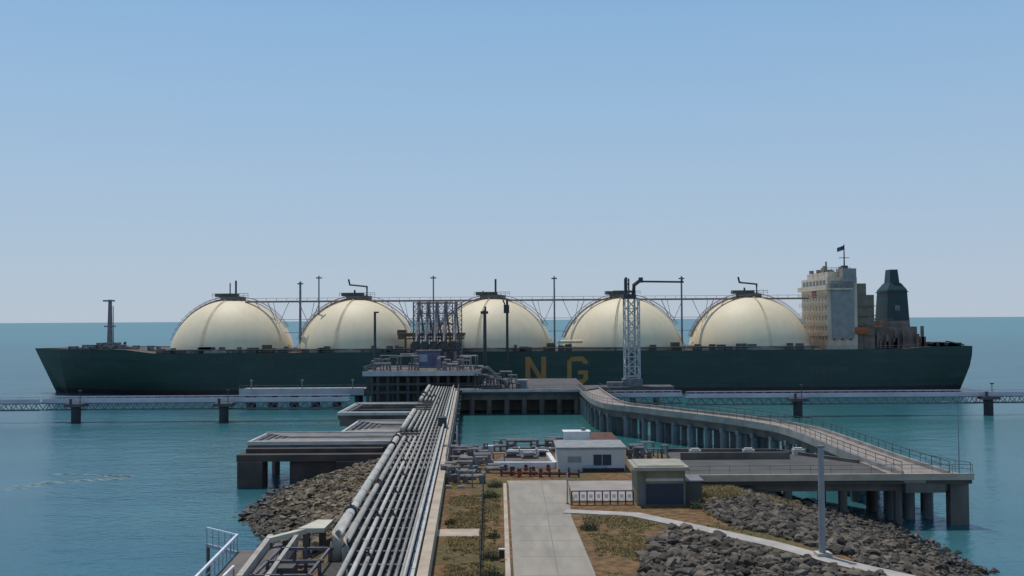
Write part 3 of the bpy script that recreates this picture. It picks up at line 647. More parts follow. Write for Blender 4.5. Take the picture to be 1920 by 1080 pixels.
for px, Y, L in ((143, 227, 'mooring dolphin below the bow, nearest the left edge'), (420, 226, 'mooring dolphin below the first dome'), (1495, 230, 'mooring dolphin below the fifth dome and bridge'), (1852, 232, 'mooring dolphin standing clear of the stern at far right')):
    dolphin(D(px, 700, Y).x, Y, L)
def breasting(xa, xb, Y, label, z=5.0):
    th = thing('breasting_dolphin', label, 'dolphin', ((xa+xb)/2, Y, 0))
    t = MB(); t.box(xa, xb, Y-4, Y+4, z-1.3, z); obj('cap', t, conc_m, th)
    t = MB(); t.box(xa, xb, Y-4.25, Y-4.0, z-1.5, z+.3); obj('edge_beam', t, mat('edge_grey', (.52, .50, .52), .8, (.36, .35, .37), .4), th)
    t = MB(); n = max(2, int((xb-xa)/5))
    pile_rows(t, [xa+2+(xb-xa-4)*k/(n-1) for k in range(n)], (Y-2.5, Y+2.5), z-1.3, .7); obj_each('pile', t, mat('dark_pile', (.035, .035, .04), .7), th)
    t = MB()
    for k in range(3): x = xa+3+(xb-xa-6)*k/2; t.tube([(x, Y-3.6, z), (x, Y-3.6, z+2.4)], .16, 6); t.box(x-.3, x+.3, Y-3.9, Y-3.3, z+2.1, z+2.5)
    obj('lamp_row', t, mat('teal_grey', (.20, .30, .30), .6), th)
    t = MB(); t.rail([(xa, Y-4.1, z), (xb, Y-4.1, z)], 1.1, .06, 2.2); obj('railing', t, steel_m, th)
breasting(-70, -38, 262, 'long breasting platform left of the loading platform', 5.0)
# ================================================================ pipe trestle
SL = -0.0414
def lx(Y): return -13.35+SL*(Y-65)
te = thing('pipe_trestle', 'long rack of parallel grey pipes running from the foreground to the loading platform', 'pipe rack', (lx(150)+3.5, 150, 0))
Ya, Yb = 44, 250
specs = [(.45, .40, pipew_m, 77), (1.35, .26, pipe_m, 75.5), (2.15, .19, pipe_m, Ya), (2.85, .18, pipew_m, Ya), (3.5, .16, pipe_m, Ya), (4.1, .15, pipe_m, Ya), (4.7, .14, pipe_m, Ya), (5.25, .12, piped_m, Ya), (5.75, .12, piped_m, Ya), (6.1, .10, pipe_m, Ya)]
PZ = 6.0
for off, r, m_, y0 in specs:
    for (s0, s1) in ((y0, 141.5), (150.5, 181), (205, Yb)) if off < 3.4 else ((y0, Yb),):
        t = MB(); pts = [(lx(s0)+off, s0, PZ+r), (lx(s1)+off, s1, PZ+r)]
        if s0 == y0 and y0 > Ya: pts = [(lx(s0)+off, s0-.6, GZ-.2), (lx(s0)+off, s0-.6, PZ+r-.5), (lx(s0)+off, s0-.1, PZ+r), pts[1]]
        pp_ = pts[:-1]; a, b_ = Vector(pts[-2]), Vector(pts[-1]); k = max(1, int((b_-a).length/12))
        pp_ += [a.lerp(b_, i/k) for i in range(1, k+1)]
        t.tube(pp_, r, 10)
        for i in range(1, int((s1-s0)/6)):       # lagging bands and flanges
            y = s0+i*6+R_.uniform(-.6, .6); t.tube([(lx(y)+off, y-.09, PZ+r), (lx(y)+off, y+.09, PZ+r)], r*1.16, 10)
        obj('pipe', t, m_, te, True)
        if r > .14 and s1-s0 > 40:
            for i in range(3):
                y = s0+(s1-s0)*R_.random(); v_ = MB(); v_.tube([(lx(y)+off, y-.28, PZ+r), (lx(y)+off, y+.28, PZ+r)], r*1.5, 10); v_.tube([(lx(y)+off, y, PZ+r), (lx(y)+off, y, PZ+r*2+.45)], .07, 6); v_.tube([(lx(y)+off, y, PZ+r*2+.42), (lx(y)+off, y, PZ+r*2+.48)], .2, 8); obj('pipe_valve', v_, dsteel_m if i else rust_m, te)
t = MB()
for k in range(int((Yb-Ya)/4)):
    y = Ya+k*4+1; zb = ground(lx(y)+3, y); zb = zb-.1 if zb > 1 else 5.3
    t = MB(); t.box(lx(y)+(-.1 if y > 78 else 1.75), lx(y)+6.6, y-.2, y+.2, PZ-.28, PZ-.01)
    for o_ in (1.9, 4.2, 6.4): t.box(lx(y)+o_-.15, lx(y)+o_+.15, y-.16, y+.16, zb, PZ-.27)
    obj('pipe_support', t, dconc_m, te)
t = MB(); t.add([(lx(118)-.4, 118, 5.28), (lx(118)+7.9, 118, 5.28), (lx(Yb)+7.9, Yb, 5.28), (lx(Yb)-.4, Yb, 5.28), (lx(118)-.4, 118, 4.6), (lx(118)+7.9, 118, 4.6), (lx(Yb)+7.9, Yb, 4.6), (lx(Yb)-.4, Yb, 4.6)], [(0, 1, 2, 3), (4, 7, 6, 5), (0, 4, 5, 1), (1, 5, 6, 2), (2, 6, 7, 3), (3, 7, 4, 0)])
obj('deck', t, mat('trestle_concrete', (.30, .285, .27), .9, (.15, .14, .135), .7, detail=12), te)
t = MB(); o1, o2 = 7.0, 7.75     # walkway kerb on the right: tan on land, grey on the water
for (s0, s1) in ((44, 118), (118, Yb)):
    t.add([(lx(s0)+x_, s0, z_) for x_, z_ in ((o1, 4.3), (o2, 4.3), (o2, 5.75), (o1, 5.75))]+[(lx(s1)+x_, s1, z_) for x_, z_ in ((o1, 4.3), (o2, 4.3), (o2, 5.75), (o1, 5.75))], [(0, 1, 2, 3), (7, 6, 5, 4), (0, 4, 5, 1), (1, 5, 6, 2), (2, 6, 7, 3), (3, 7, 4, 0)])
obj('walkway', t, tan_m, te)
t = MB()
for k in range(17): y = 44+k*12.1; t.add([(lx(y)+6.5, y, 5.4), (lx(y)+6.85, y, 5.4), (lx(y+12)+6.85, y+12, 5.4), (lx(y+12)+6.5, y+12, 5.4), (lx(y)+6.5, y, 5.9), (lx(y)+6.85, y, 5.9), (lx(y+12)+6.85, y+12, 5.9), (lx(y+12)+6.5, y+12, 5.9)], [(3, 2, 1, 0), (4, 5, 6, 7), (0, 1, 5, 4), (1, 2, 6, 5), (2, 3, 7, 6), (3, 0, 4, 7)])
obj('cable_tray', t, mat('tray_white', (.62, .61, .56), .6, (.35, .34, .31), .7, contrast=.8), te)
t = MB(); t.tube([(lx(y)+6.4, y, 6.5) for y in (44, 100, 150, 200, Yb)], .13, 8); obj('handrail_pipe', t, pipew_m, te, True)
t = MB()
for k in range(60): y = 44+k*3.4; t.bar((lx(y)+6.4, y, 5.2), (lx(y)+6.4, y, 6.5), .09, .09)
obj_each('rail_post', t, steel_m, te); t = MB()
t.rail([(lx(y)+7.7, y, 5.75) for y in (118, 160, 205, Yb)], 1.1, .06, 2.5)
obj('railing', t, steel_m, te)
t = MB(); y = 128
while y < Yb:
    t = MB(); t.box(lx(y)-.3, lx(y)+8.4, y-.6, y+.6, 3.7, 4.6)
    for o_ in (.8, 4, 7.3): t.tube([(lx(y)+o_, y, -1.5), (lx(y)+o_, y, 3.7)], .45, 10)
    obj('pile_bent', t, dconc_m, te); y += 11
gb = MB(); gb.prism([(lx(44)-.2, 44), (lx(44)+7.3, 44), (lx(118)+7.3, 118), (lx(118)-.2, 118)], 4.2, 4.56); struct('gap_shade_bed', gb, mat('dark_bed', (.10, .095, .085), .95, (.035, .033, .03), 3, contrast=.8, detail=12))  # dark sheet added under the pipes, shades the gaps by its colour
# junction box on the trestle
jb = thing('junction_box', 'dark green box on the trestle where the first expansion loop meets it', 'cabinet', (lx(157)+6.2, 157, 5.3))
t = MB(); t.box(lx(157)+5.6, lx(157)+6.8, 155.8, 158.2, 5.75, 7.4); obj('body', t, mat('cabinet_green', (.05, .07, .06), .7), jb)
t = MB(); t.box(lx(157)+5.5, lx(157)+6.9, 155.7, 158.3, 7.4, 7.5); obj('lid', t, dsteel_m, jb)
# ---------------- expansion loop platforms
def loop_platform(xa, Y0, Y1, label, dz=0.0, body=True):
    xb = lx((Y0+Y1)/2)-.5; th = thing('expansion_loop', label, 'pipe loop', ((xa+xb)/2, (Y0+Y1)/2, 0))
    t = MB()
    if body: t.box(xa, xb, Y0, Y1, 4.6+dz, 5.3+dz)
    else:
        for y in (Y0+.5, Y0+8, Y1-8, Y1-1.2): t.box(xa, xb, y, y+.7, 4.5+dz, 5.2+dz)
    obj('deck', t, dconc_m, th)
    t = MB(); e = .9
    t.box(xa, xb, Y0-.12, Y0+.3, 5.3+dz, 5.8+dz); t.box(xa, xb, Y1-.3, Y1, 5.3+dz, 5.95+dz); t.box(xa-.12, xa+.3, Y0, Y1, 5.3+dz, 5.752+dz)
    obj('kerb', t, mat('kerb_pale', (.56, .53, .49), .85, (.38, .36, .33), .6), th)
    for k, (r, m_) in enumerate(((.16, piped_m), (.14, piped_m), (.12, pipe_m), (.12, piped_m), (.10, piped_m)) if body else ((.2, pipe_m), (.14, piped_m))):
        g_ = .8+k*.9
        if Y1-Y0 < 2*g_+.4: break
        t = MB(); z = 5.62+dz; xr = xb+1.0+k*.68
        t.tube([(xr, Y0+g_, z), (xa+g_, Y0+g_, z), (xa+g_, Y1-g_, z), (xr, Y1-g_, z)], r, 8); obj('pipe', t, m_, th)
    return th
l1 = loop_platform(-37, 140.8, 151.5, 'nearest expansion loop platform jutting left from the trestle over the rocks')
t = MB()
t.box(-37.6, -17.5, 137.2, 140.4, 3.5, 4.4); t.box(-36.8, -18, 139.0, 140.5, 4.4, 5.0); obj('lower_beam', t, mat('brown_concrete', (.10, .075, .065), .95, (.05, .045, .04), .4, bump=.03), l1)
t = MB(); t.box(-30.6, -17.6, 138.3, 139.6, -1, 3.5); obj('back_wall', t, mat('brown_concrete', (.10, .075, .065)), l1)
for x_ in (-37.4, -24, -20.5):
    t = MB(); t.box(x_, x_+3.4, 136.8, 140.0, -1.5, 3.5); obj('pier', t, mat('brown_concrete', (.10, .075, .065)), l1)
t = MB(); t.box(-36, -18, 150, 150.8, -1.2, 4.6) if False else t.tube([(-35, 149, -1.5), (-35, 149, 4.6)], .6, 8); t.tube([(-27, 149, -1.5), (-27, 149, 4.6)], .6, 8); obj_each('pile', t, dconc_m, l1)
l2 = loop_platform(-26, 153, 169, 'second expansion loop platform, shorter and just behind the nearest one')
t = MB(); pile_rows(t, (-25, -20), (155, 167), 4.6, .5); obj_each('pile', t, dconc_m, l2)
l3 = loop_platform(-32, 184, 205, 'farthest expansion loop platform below the loading platform', body=False)
t = MB(); pile_rows(t, (-30, -24), (185, 195, 204), 4.6, .55); t.box(-31.5, -22, 183.5, 184, 3.4, 4.6); obj_each('pile', t, dconc_m, l3)
# ================================================================ road bridge
ctr = [(18.6, 246), (18.8, 225), (19.2, 210), (21, 199), (25.5, 192), (31, 182.5), (36.5, 173.5), (41, 164), (43.6, 155), (44.2, 146), (44.2, 134), (44.2, 122), (44.6, 109.2)]
def smooth_path(p, n=5):
    out = []
    for i in range(len(p)-1):
        p0, p1, p2, p3 = [Vector((*p[max(0, min(len(p)-1, i+k))], 0)) for k in (-1, 0, 1, 2)]
        for k in range(n):
            t = k/n; out.append(.5*((2*p1)+(p2-p0)*t+(2*p0-5*p1+4*p2-p3)*t*t+(3*p1-p0-3*p2+p3)*t**3))
    out.append(Vector((*p[-1], 0))); return out
cp = smooth_path(ctr)
def offset(i, d):
    a, b_ = cp[max(0, i-1)], cp[min(len(cp)-1, i+1)]; t = (b_-a).normalized(); return cp[i]+Vector((t.y, -t.x, 0))*d
rb = thing('road_bridge', 'curved concrete road bridge on piles from the berth to the shore platform', 'bridge', (33, 175, 0))
def ribbon(d0, d1, z0, z1):
    t = MB(); n = len(cp)
    for i in range(n):
        a, b_ = offset(i, d0), offset(i, d1)
        t.v += [Vector((a.x, a.y, z0)), Vector((b_.x, b_.y, z0)), Vector((b_.x, b_.y, z1)), Vector((a.x, a.y, z1))]
    for i in range(n-1):
        for j in range(4): a = i*4+j; b_ = i*4+(j+1) % 4; t.f.append((a, b_, b_+4, a+4))
    t.f += [(3, 2, 1, 0), tuple(4*(n-1)+j for j in range(4))]; return t
obj('deck', ribbon(-2.4, 2.4, 4.7, 5.5), mat('bridge_road', (.33, .28, .24), .9, (.21, .175, .15), .5, detail=12), rb)
obj('kerb', ribbon(-2.7, -2.4, 4.9, 5.95), conc_m, rb); obj('kerb', ribbon(2.4, 2.7, 4.9, 5.95), conc_m, rb)
obj('girder', ribbon(-2.2, 2.2, 3.6, 4.7), dconc_m, rb)
t = MB(); n = len(cp)
for d in (-2.6, 2.6): t.rail([Vector((*offset(i, d)[:2], 5.95)) for i in range(0, n, 2)], 1.0, .05, 2.5)
obj('railing', t, dsteel_m, rb)
acc = 0; last = cp[0]; t2 = 0
for i in range(1, n-2):
    acc += (cp[i]-last).length; last = cp[i]
    if acc > 3.9:
        acc = 0; d = cp[i+1]-cp[i-1]; d.normalize(); s = Vector((d.y, -d.x, 0)); c = cp[i]
        t = MB(); a, b_ = c-s*2.7, c+s*2.7; t.bar((a.x, a.y, 3.6), (b_.x, b_.y, 3.6), .8, .7)
        for o_ in (-2.1, 0, 2.1): p = c+s*o_; t.tube([(p.x, p.y, -1.5), (p.x, p.y, 3.3)], .58, 10)
        obj('pile_bent', t, wetconc_m, rb)
# shore platform (turning area)
sp = thing('shore_platform', 'wide flat concrete platform on piles joining the road bridge to the shore', 'platform', (33, 120, 0))
t = MB(); t.prism([(18.5, 109.2), (49.6, 109.2), (47.3, 116), (41.1, 120), (34, 130.5), (20, 131.5)], 4.55, 5.25); obj('deck', t, asph_m, sp)
t = MB(); t.box(18.5, 49.7, 108.9, 109.2, 5.0, 5.7); obj('parapet', t, tan_m, sp)
t = MB(); t.bar((20, 131.6, 5.3), (34, 130.6, 5.3), .3, .7); t.bar((34, 130.6, 5.3), (41.1, 120.1, 5.3), .3, .7); obj('kerb', t, dconc_m, sp)
t = MB(); t.prism([(41.1, 109.25), (49.5, 109.25), (47.2, 116.2), (41.15, 120)], 5.1, 5.46); obj('road_surface', t, mat('bridge_road', (.40, .34, .29)), sp)
t = MB(); pile_rows(t, (24, 30, 36, 42, 48), (110.5, 118), 4.55, .5); pile_rows(t, (24, 31), (128,), 4.55, .5); t.box(20, 49, 110, 111, 3.7, 4.55); t.box(47.4, 49.4, 109.6, 110.8, -1, 4.5); obj_each('pile', t, dconc_m, sp)
t = MB(); t.rail([(19, 109.05, 5.75), (49.6, 109.05, 5.75)], .9, .04, 2.2); t.rail([(49.5, 109.3, 5.3), (47.4, 116, 5.3)], 1.5, .05, 2.2); obj('railing', t, steel_m, sp)
t = MB(); t.box(20.6, 34, 124, 124.4, 5.25, 6.1); obj('low_wall', t, dconc_m, sp)
for k, (px, L) in enumerate(((1303, 'pale low block on the shore platform nearest the hut'), (1403, 'pale low block on the middle of the shore platform edge'), (1496, 'pale low block at the right end of the shore platform edge'))):
    p = D(px, 860, 128); b = MB(); b.box(p.x-.7, p.x+.7, 127.4, 128.4, 5.25, 5.95); b.box(p.x-.5, p.x+.5, 127.6, 128.2, 5.95, 6.15)
    tag(obj('concrete_block', b, mat('block_pale', (.55, .53, .48), .85), loc=(p.x, 128, 5.25)), L, 'block', 'blocks along the platform edge')
lampp = thing('street_lamp', 'thin tall lamp post at the far corner of the shore platform', 'lamp post', (48.7, 110.3, 5.25))
t = MB(); t.tube([(48.7, 110.3, 5.25), (48.7, 110.3, 13.0)], .09, 8, .05); obj('pole', t, mat('lamp_grey', (.30, .38, .40), .6), lampp)
t = MB(); t.tube([(48.7, 110.3, 13.0), (47.6, 110.3, 13.3)], .05, 6); t.box(47.0, 47.7, 110.15, 110.45, 13.2, 13.35); obj('lamp_head', t, steel_m, lampp)
# big grey pole
bp_ = P(1542, 1044, GZ)
bpo = thing('grey_pole', 'thick bare grey pole on a pale base beside the concrete path', 'pole', bp_)
t = MB(); ztop = D(1542, 838, bp_.y).z; t.tube([(bp_.x, bp_.y, GZ-.3), (bp_.x, bp_.y, ztop)], .26, 14, .22); obj('shaft', t, mat('pole_grey', (.32, .33, .34), .6, (.24, .25, .26), .6), bpo)
t = MB(); t.box(bp_.x-.5, bp_.x+.6, bp_.y-.5, bp_.y+.5, GZ-.6, GZ+.35); obj('base', t, mat('block_pale', (.5, .5, .5)), bpo)
t = MB(); t.tube([(bp_.x, bp_.y, ztop), (bp_.x, bp_.y, ztop+.12)], .3, 14); obj('cap', t, steel_m, bpo)
# ================================================================ shore buildings and kit
hp = P(1190, 948, GZ); hq = P(1288, 948, GZ); Yh = hp.y
hut = thing('guard_hut', 'olive flat roofed hut with dark blue lower front beside the yard', 'hut', ((hp.x+hq.x)/2, Yh+2, GZ))
zr = D(1190, 882, Yh).z
t = MB(); t.box(hp.x+.25, hq.x-.1, Yh, Yh+4.2, GZ-.3, zr); obj('wall', t, olive_m, hut)
t = MB(); t.box(hp.x-.1, hq.x+.2, Yh-.5, Yh+5.2, zr, zr+.35); t.box(hp.x+.3, hq.x-.2, Yh, Yh+4.8, zr+.35, zr+.45); obj('roof', t, roofp_m, hut)
t = MB(); t.box(hp.x+1.1, hq.x-.3, Yh-.06, Yh, GZ+.1, GZ+2.1); obj('shutter', t, navy_m, hut)
t = MB(); t.box(hp.x+.45, hp.x+1.0, Yh-.05, Yh, GZ, GZ+2.1); t.box(hp.x+1.0, hp.x+1.08, Yh-.12, Yh, GZ, zr); obj('door', t, mat('door_grey', (.16, .17, .18), .7), hut)
t = MB(); t.box(hp.x+1.1, hq.x-.3, Yh-.05, Yh, GZ+2.35, GZ+2.6); obj('ledge', t, mat('block_pale', (.5, .5, .5)), hut)
sh_ = thing('lean_to_shelter', 'low dark shelter attached to the right of the hut', 'shelter', (hq.x+1, Yh+1, GZ))
t = MB(); t.box(hq.x-.05, hq.x+1.6, Yh+.6, Yh+3.4, GZ-.3, GZ+2.2); obj('wall', t, asph_m, sh_); t = MB(); t.box(hq.x, hq.x+1.8, Yh+.4, Yh+3.6, GZ+2.2, GZ+2.32); obj('roof', t, steel_m, sh_)
# pale building
A = P(1048, 892, GZ); B = P(1178, 892, GZ); Yp = A.y+3
pb = thing('pale_building', 'pale grey rendered building beyond the panelled yard fence', 'building', ((A.x+B.x)/2, Yp+3, GZ))
zt_ = D(1100, 842, Yp).z
t = MB(); t.box(A.x, B.x, Yp, Yp+7, GZ-.3, zt_); obj('wall', t, wallp_m, pb)
t = MB(); t.box(A.x-.2, B.x+.2, Yp-.2, Yp+7.2, zt_, zt_+.22); obj('roof', t, mat('grey_roof', (.30, .31, .30), .9, (.2, .2, .2), .8), pb)
t = MB(); t.box(A.x+1.2, A.x+2.8, Yp-.05, Yp, GZ+1.1, GZ+1.8); obj('window', t, mat('dull_window', (.30, .30, .29), .4), pb)
wx = D(1113, 880, Yp).x
t = MB(); t.box(wx, wx+.98, Yp-.06, Yp, GZ+.75, GZ+2.0); t.box(wx+1.08, wx+2.1, Yp-.06, Yp, GZ+.75, GZ+2.0); obj_each('window', t, navy_m, pb)
t = MB(); t.box(wx-1.1, wx+1.5, Yp-.35, Yp, GZ+.45, GZ+.7); obj('ledge', t, mat('ledge_blue', (.34, .44, .50), .7), pb)
t = MB(); t.box(wx-1.3, B.x-.1, Yp-.3, Yp-.001, GZ-.1, GZ+.4); obj('plinth', t, mat('plinth_dark', (.06, .035, .035), .85, (.03, .025, .03), 1), pb)
a = D(1060, 838, Yp+5.5)
wt = thing('white_tank', 'bright white box tank standing behind the pale building', 'tank', (a.x+1.3, Yp+9, GZ))
t = MB(); t.box(a.x, a.x+3.2, Yp+8, Yp+10, GZ-.3, zt_+1.1); t.box(a.x-.15, a.x+3.35, Yp+7.85, Yp+10.15, zt_+1.1, zt_+1.2); obj('body', t, white_m, wt)
t = MB(); t.tube([(a.x+2.5, Yp+9, zt_+1.2), (a.x+2.5, Yp+9, zt_+1.6)], .3, 8); obj('hatch', t, steel_m, wt)
bt = thing('brown_shed', 'rust brown shed with a cream lower wall behind the pale building', 'shed', (D(1130, 830, Yp+12).x, Yp+12, GZ))
a, b_ = D(1106, 830, Yp+12), D(1154, 830, Yp+12); zz = D(1130, 822, Yp+12).z
t = MB(); t.box(a.x, b_.x, Yp+11, Yp+15, GZ-1, zz-1.0); obj('wall', t, tan_m, bt)
t = MB(); t.box(a.x-.1, b_.x+.2, Yp+10.9, Yp+15.1, zz-1.0, zz-.1); t.add([(a.x-.3, Yp+10.7, zz-.1), (b_.x+.3, Yp+10.7, zz-.1), (b_.x+.3, Yp+15.3, zz-.1), (a.x-.3, Yp+15.3, zz-.1), (a.x+.4, Yp+13, zz+.7), (b_.x-.4, Yp+13, zz+.7)], [(0, 1, 5, 4), (1, 2, 5), (2, 3, 4, 5), (3, 0, 4), (0, 3, 2, 1)]); obj('roof', t, rust_m, bt)
# yard fence with white panels
f0, f1 = P(1072, 947, GZ), P(1188, 947, GZ)
fn_ = thing('panel_fence', 'low dark yard fence with a row of white squares left of the hut', 'fence', ((f0.x+f1.x)/2, f0.y, GZ))
t = MB(); nP = 8
for k in range(nP+1):
    x = f0.x+(f1.x-f0.x)*k/nP; t.box(x-.06, x+.06, f0.y-.06, f0.y+.06, GZ-.1, GZ+1.35)
for z in (.25, 1.3): t.box(f0.x, f1.x, f0.y-.04, f0.y+.04, GZ+z, GZ+z+.1)
obj('frame', t, mat('fence_dark', (.07, .06, .055), .8), fn_)
for k in range(nP):
    x = f0.x+(f1.x-f0.x)*(k+.5)/nP; t = MB(); t.box(x-.17, x+.17, f0.y-.03, f0.y+.03, GZ+.7, GZ+1.05); t.bar((x-.34, f0.y, GZ+.3), (x, f0.y, GZ+.75), .05, .05); t.bar((x+.34, f0.y, GZ+.3), (x, f0.y, GZ+.75), .05, .05); obj('panel', t, white_m, fn_)
py_ = P(1064, 945, GZ); slim = thing('slim_post', 'slim pale post between the road end and the white panelled fence', 'post', py_)
t = MB(); t.tube([(py_.x, py_.y, GZ), (py_.x, py_.y, GZ+3.0)], .08, 8); obj('shaft', t, mat('post_pink', (.45, .40, .40), .7), slim); t = MB(); t.box(py_.x-.15, py_.x+.15, py_.y-.15, py_.y+.15, GZ, GZ+.12); obj('foot', t, steel_m, slim)
# containment bund with kit behind the road end
bund = thing('equipment_bund', 'white edged concrete bund holding pumps beyond the end of the road', 'bund', (P(980, 866, 5)[0], 130, GZ))
c = [P(912, 867, 5.2), P(1040, 867, 5.2), P(1024, 844, 5.2), P(952, 844, 5.2)]
t = MB(); z0 = GZ-.3; t.prism([tuple(v[:2]) for v in c], z0, 4.72); obj('floor', t, dconc_m, bund)
t = MB()
for i, (a, b_) in enumerate(zip(c, c[1:]+c[:1])):
    if i < 3: t.bar((a.x, a.y, 4.85), (b_.x, b_.y, 4.85), .55, .8+i*.01)
obj('kerb', t, white_m, bund)
def pump(px, py, s, mm, label):
    p = P(px, py, GZ+.2); th = thing('pump_skid', label, 'pump', p)
    t = MB(); t.tube([(p.x-.9*s, p.y, p.z+.75*s), (p.x+.7*s, p.y, p.z+.75*s)], .42*s, 12); t.tube([(p.x+.7*s, p.y, p.z+.75*s), (p.x+1.2*s, p.y, p.z+.75*s)], .25*s, 10); obj('motor', t, mm, th)
    t = MB(); t.box(p.x-1.2*s, p.x+1.4*s, p.y-.5*s, p.y+.5*s, p.z-.25, p.z+.3*s); obj('base', t, dconc_m, th)
    t = MB(); t.tube([(p.x+1.2*s, p.y, p.z+.75*s), (p.x+1.2*s, p.y, p.z+1.5*s), (p.x+1.2*s, p.y+1.2*s, p.z+1.5*s)], .13*s, 8); obj('pipe', t, pipew_m, th)
pump(960, 858, .8, steel_m, 'grey pump at the left inside the white edged bund')
pump(992, 860, .8, mauve_m, 'mauve pump in the middle of the white edged bund')
pump(1020, 856, .7, dsteel_m, 'dark pump at the right inside the white edged bund')
wb = P(919, 849, GZ); bx = thing('white_cabinet', 'bright white cabinet at the right end of the white pipe run', 'cabinet', wb)
t = MB(); t.box(wb.x-.5, wb.x+.45, wb.y-.3, wb.y+.4, GZ-.1, GZ+1.0); obj('body', t, white_m, bx); t = MB(); t.box(wb.x-.38, wb.x+.33, wb.y-.34, wb.y-.3, GZ+.1, GZ+.9); obj('door', t, wallp_m, bx)
wp = thing('white_pipe_run', 'low white pipe run ending at the white cabinet', 'pipe', P(885, 846, GZ))
t = MB(); a, b_ = P(862, 845, 5.2), P(912, 845, 5.2); t.tube([P(850, 851, 5.2), a, b_], .2, 8); obj('pipe', t, white_m, wp)
t = MB()
for k in range(4): p = a.lerp(b_, (k+.5)/4); t.box(p.x-.1, p.x+.1, p.y-.1, p.y+.1, GZ-.1, 5.05)
obj_each('support', t, dconc_m, wp)
# red valves in a row
vl = tag(thing('fire_valve', 'x', 'valve', (0, 0, 0)), group='rust red valves at the end of the road')
t = MB(); t.tube([(0, 0, -.1), (0, 0, .7)], .16, 8); t.tube([(-.32, 0, .45), (.32, 0, .45)], .13, 8); obj('body', t, red_m, vl)
t = MB(); t.tube([(0, -.02, .78), (0, .05, .78)], .24, 10); t.tube([(0, 0, .7), (0, 0, .78)], .05, 6); obj('handwheel', t, rust_m, vl)
vx = [948, 962, 973, 986, 1000, 1014, 1028]
lab = ['leftmost red valve, at the corner of the road end', 'second red valve from the left at the road end', 'third red valve from the left at the road end', 'middle red valve at the road end', 'red valve just right of the middle one', 'sixth red valve from the left at the road end', 'rightmost red valve at the road end']
for k, px in enumerate(vx):
    p = P(px, 890+(k % 3)*4-3, GZ)
    (dup(vl, p, lab[k]) if k else (setattr(vl, 'location', p), tag(vl, lab[0])))
rp = thing('rusty_pipe_manifold', 'rust brown header pipe running behind the red valves', 'pipe', P(990, 884, GZ))
t = MB(); a, b_ = P(940, 886, 4.9), P(1085, 888, 4.9); t.tube([a, b_], .2, 8)
for k in range(9): p = a.lerp(b_, k/8); t.tube([(p.x, p.y, GZ-.1), (p.x, p.y, 5.4+.2*(k % 2))], .11, 6)
obj('header', t, rust_m, rp)
# process equipment left of the road end
pipework(P(868, 905, GZ), 16, 21, 2.4, 3.5, 2.0, piped_m, 'valve_station', 'dark cluster of pipes and valves beside the trestle at the grass edge')
pipework(P(905, 880, GZ), 14, 22, 2.6, 4, 1.8, mauve_m, 'valve_station', 'mauve grey cluster of pipes left of the road end')
pipework(P(872, 862, GZ), 12, 23, 2.8, 4, 1.8, steel_m, 'valve_station', 'grey pipe cluster below the white pipe run')
pipework(P(1000, 846, GZ), 12, 24, 5.4, 2.5, 1.7, steel_m, 'valve_station', 'pipes standing at the far side of the white edged bund')
pipework(P(1215, 860, GZ), 9, 25, 2.6, 3, 2.0, steel_m, 'valve_station', 'grey pipes between the pale building and the hut roof')
lp_ = P(882, 840, GZ); sg = thing('slim_mast', 'slim pale mast at the water edge right of the trestle', 'mast', P(857, 850, GZ))
t = MB(); p = P(857, 850, GZ); t.tube([(p.x, p.y, GZ-.2), (p.x, p.y, GZ+4)], .1, 8); obj('pole', t, wallp_m, sg); t = MB(); t.box(p.x-.2, p.x+.2, p.y-.2, p.y+.2, GZ+3.8, GZ+4.1); obj('lamp_head', t, steel_m, sg)
for k, (px, L) in enumerate(((841, 'left of two pale slabs lying at the top of the grass'), (865, 'right of two pale slabs lying at the top of the grass'))):
    p = P(px, 915, GZ); b = MB(); b.box(p.x-.38, p.x+.38, p.y-.3, p.y+.3, GZ, GZ+.22); b.box(p.x-.3, p.x+.3, p.y-.22, p.y+.22, GZ+.22, GZ+.3)
    tag(obj('concrete_slab', b, roofp_m, loc=p), L, 'slab', 'pale slabs at the grass edge')
# wire fence left of the road
wf = thing('wire_fence', 'dark post and wire fence running through the grass left of the road', 'fence', (-2.6, 85, GZ))
a, b_ = Vector((-1.95, 52, GZ)), Vector((-3.1, 104, GZ)); t = MB()
for k in range(22): p = a.lerp(b_, k/21); t.bar(p-Vector((0, 0, .2)), p+Vector((0, 0, 1.5)), .13, .13)
obj_each('post', t, mat('post_dark', (.05, .045, .035), .9), wf)
t = MB()
for z in (.4, .8, 1.2, 1.45): t.bar(a+Vector((0, 0, z)), b_+Vector((0, 0, z)), .03, .03)
obj_each('wire', t, dsteel_m, wf)
p = P(941, 1052, GZ); sgn = thing('small_sign', 'small white topped box sign beside the road edge', 'sign', p)
t = MB(); t.box(p.x-.2, p.x+.2, p.y-.1, p.y+.1, GZ+.2, GZ+.85); obj('board', t, mat('sign_brown', (.035, .025, .012), .8), sgn)
t = MB(); t.box(p.x-.24, p.x+.24, p.y-.14, p.y+.14, GZ+.85, GZ+.93); t.box(p.x-.05, p.x+.05, p.y-.04, p.y+.04, GZ-.1, GZ+.2); obj('cap', t, white_m, sgn)
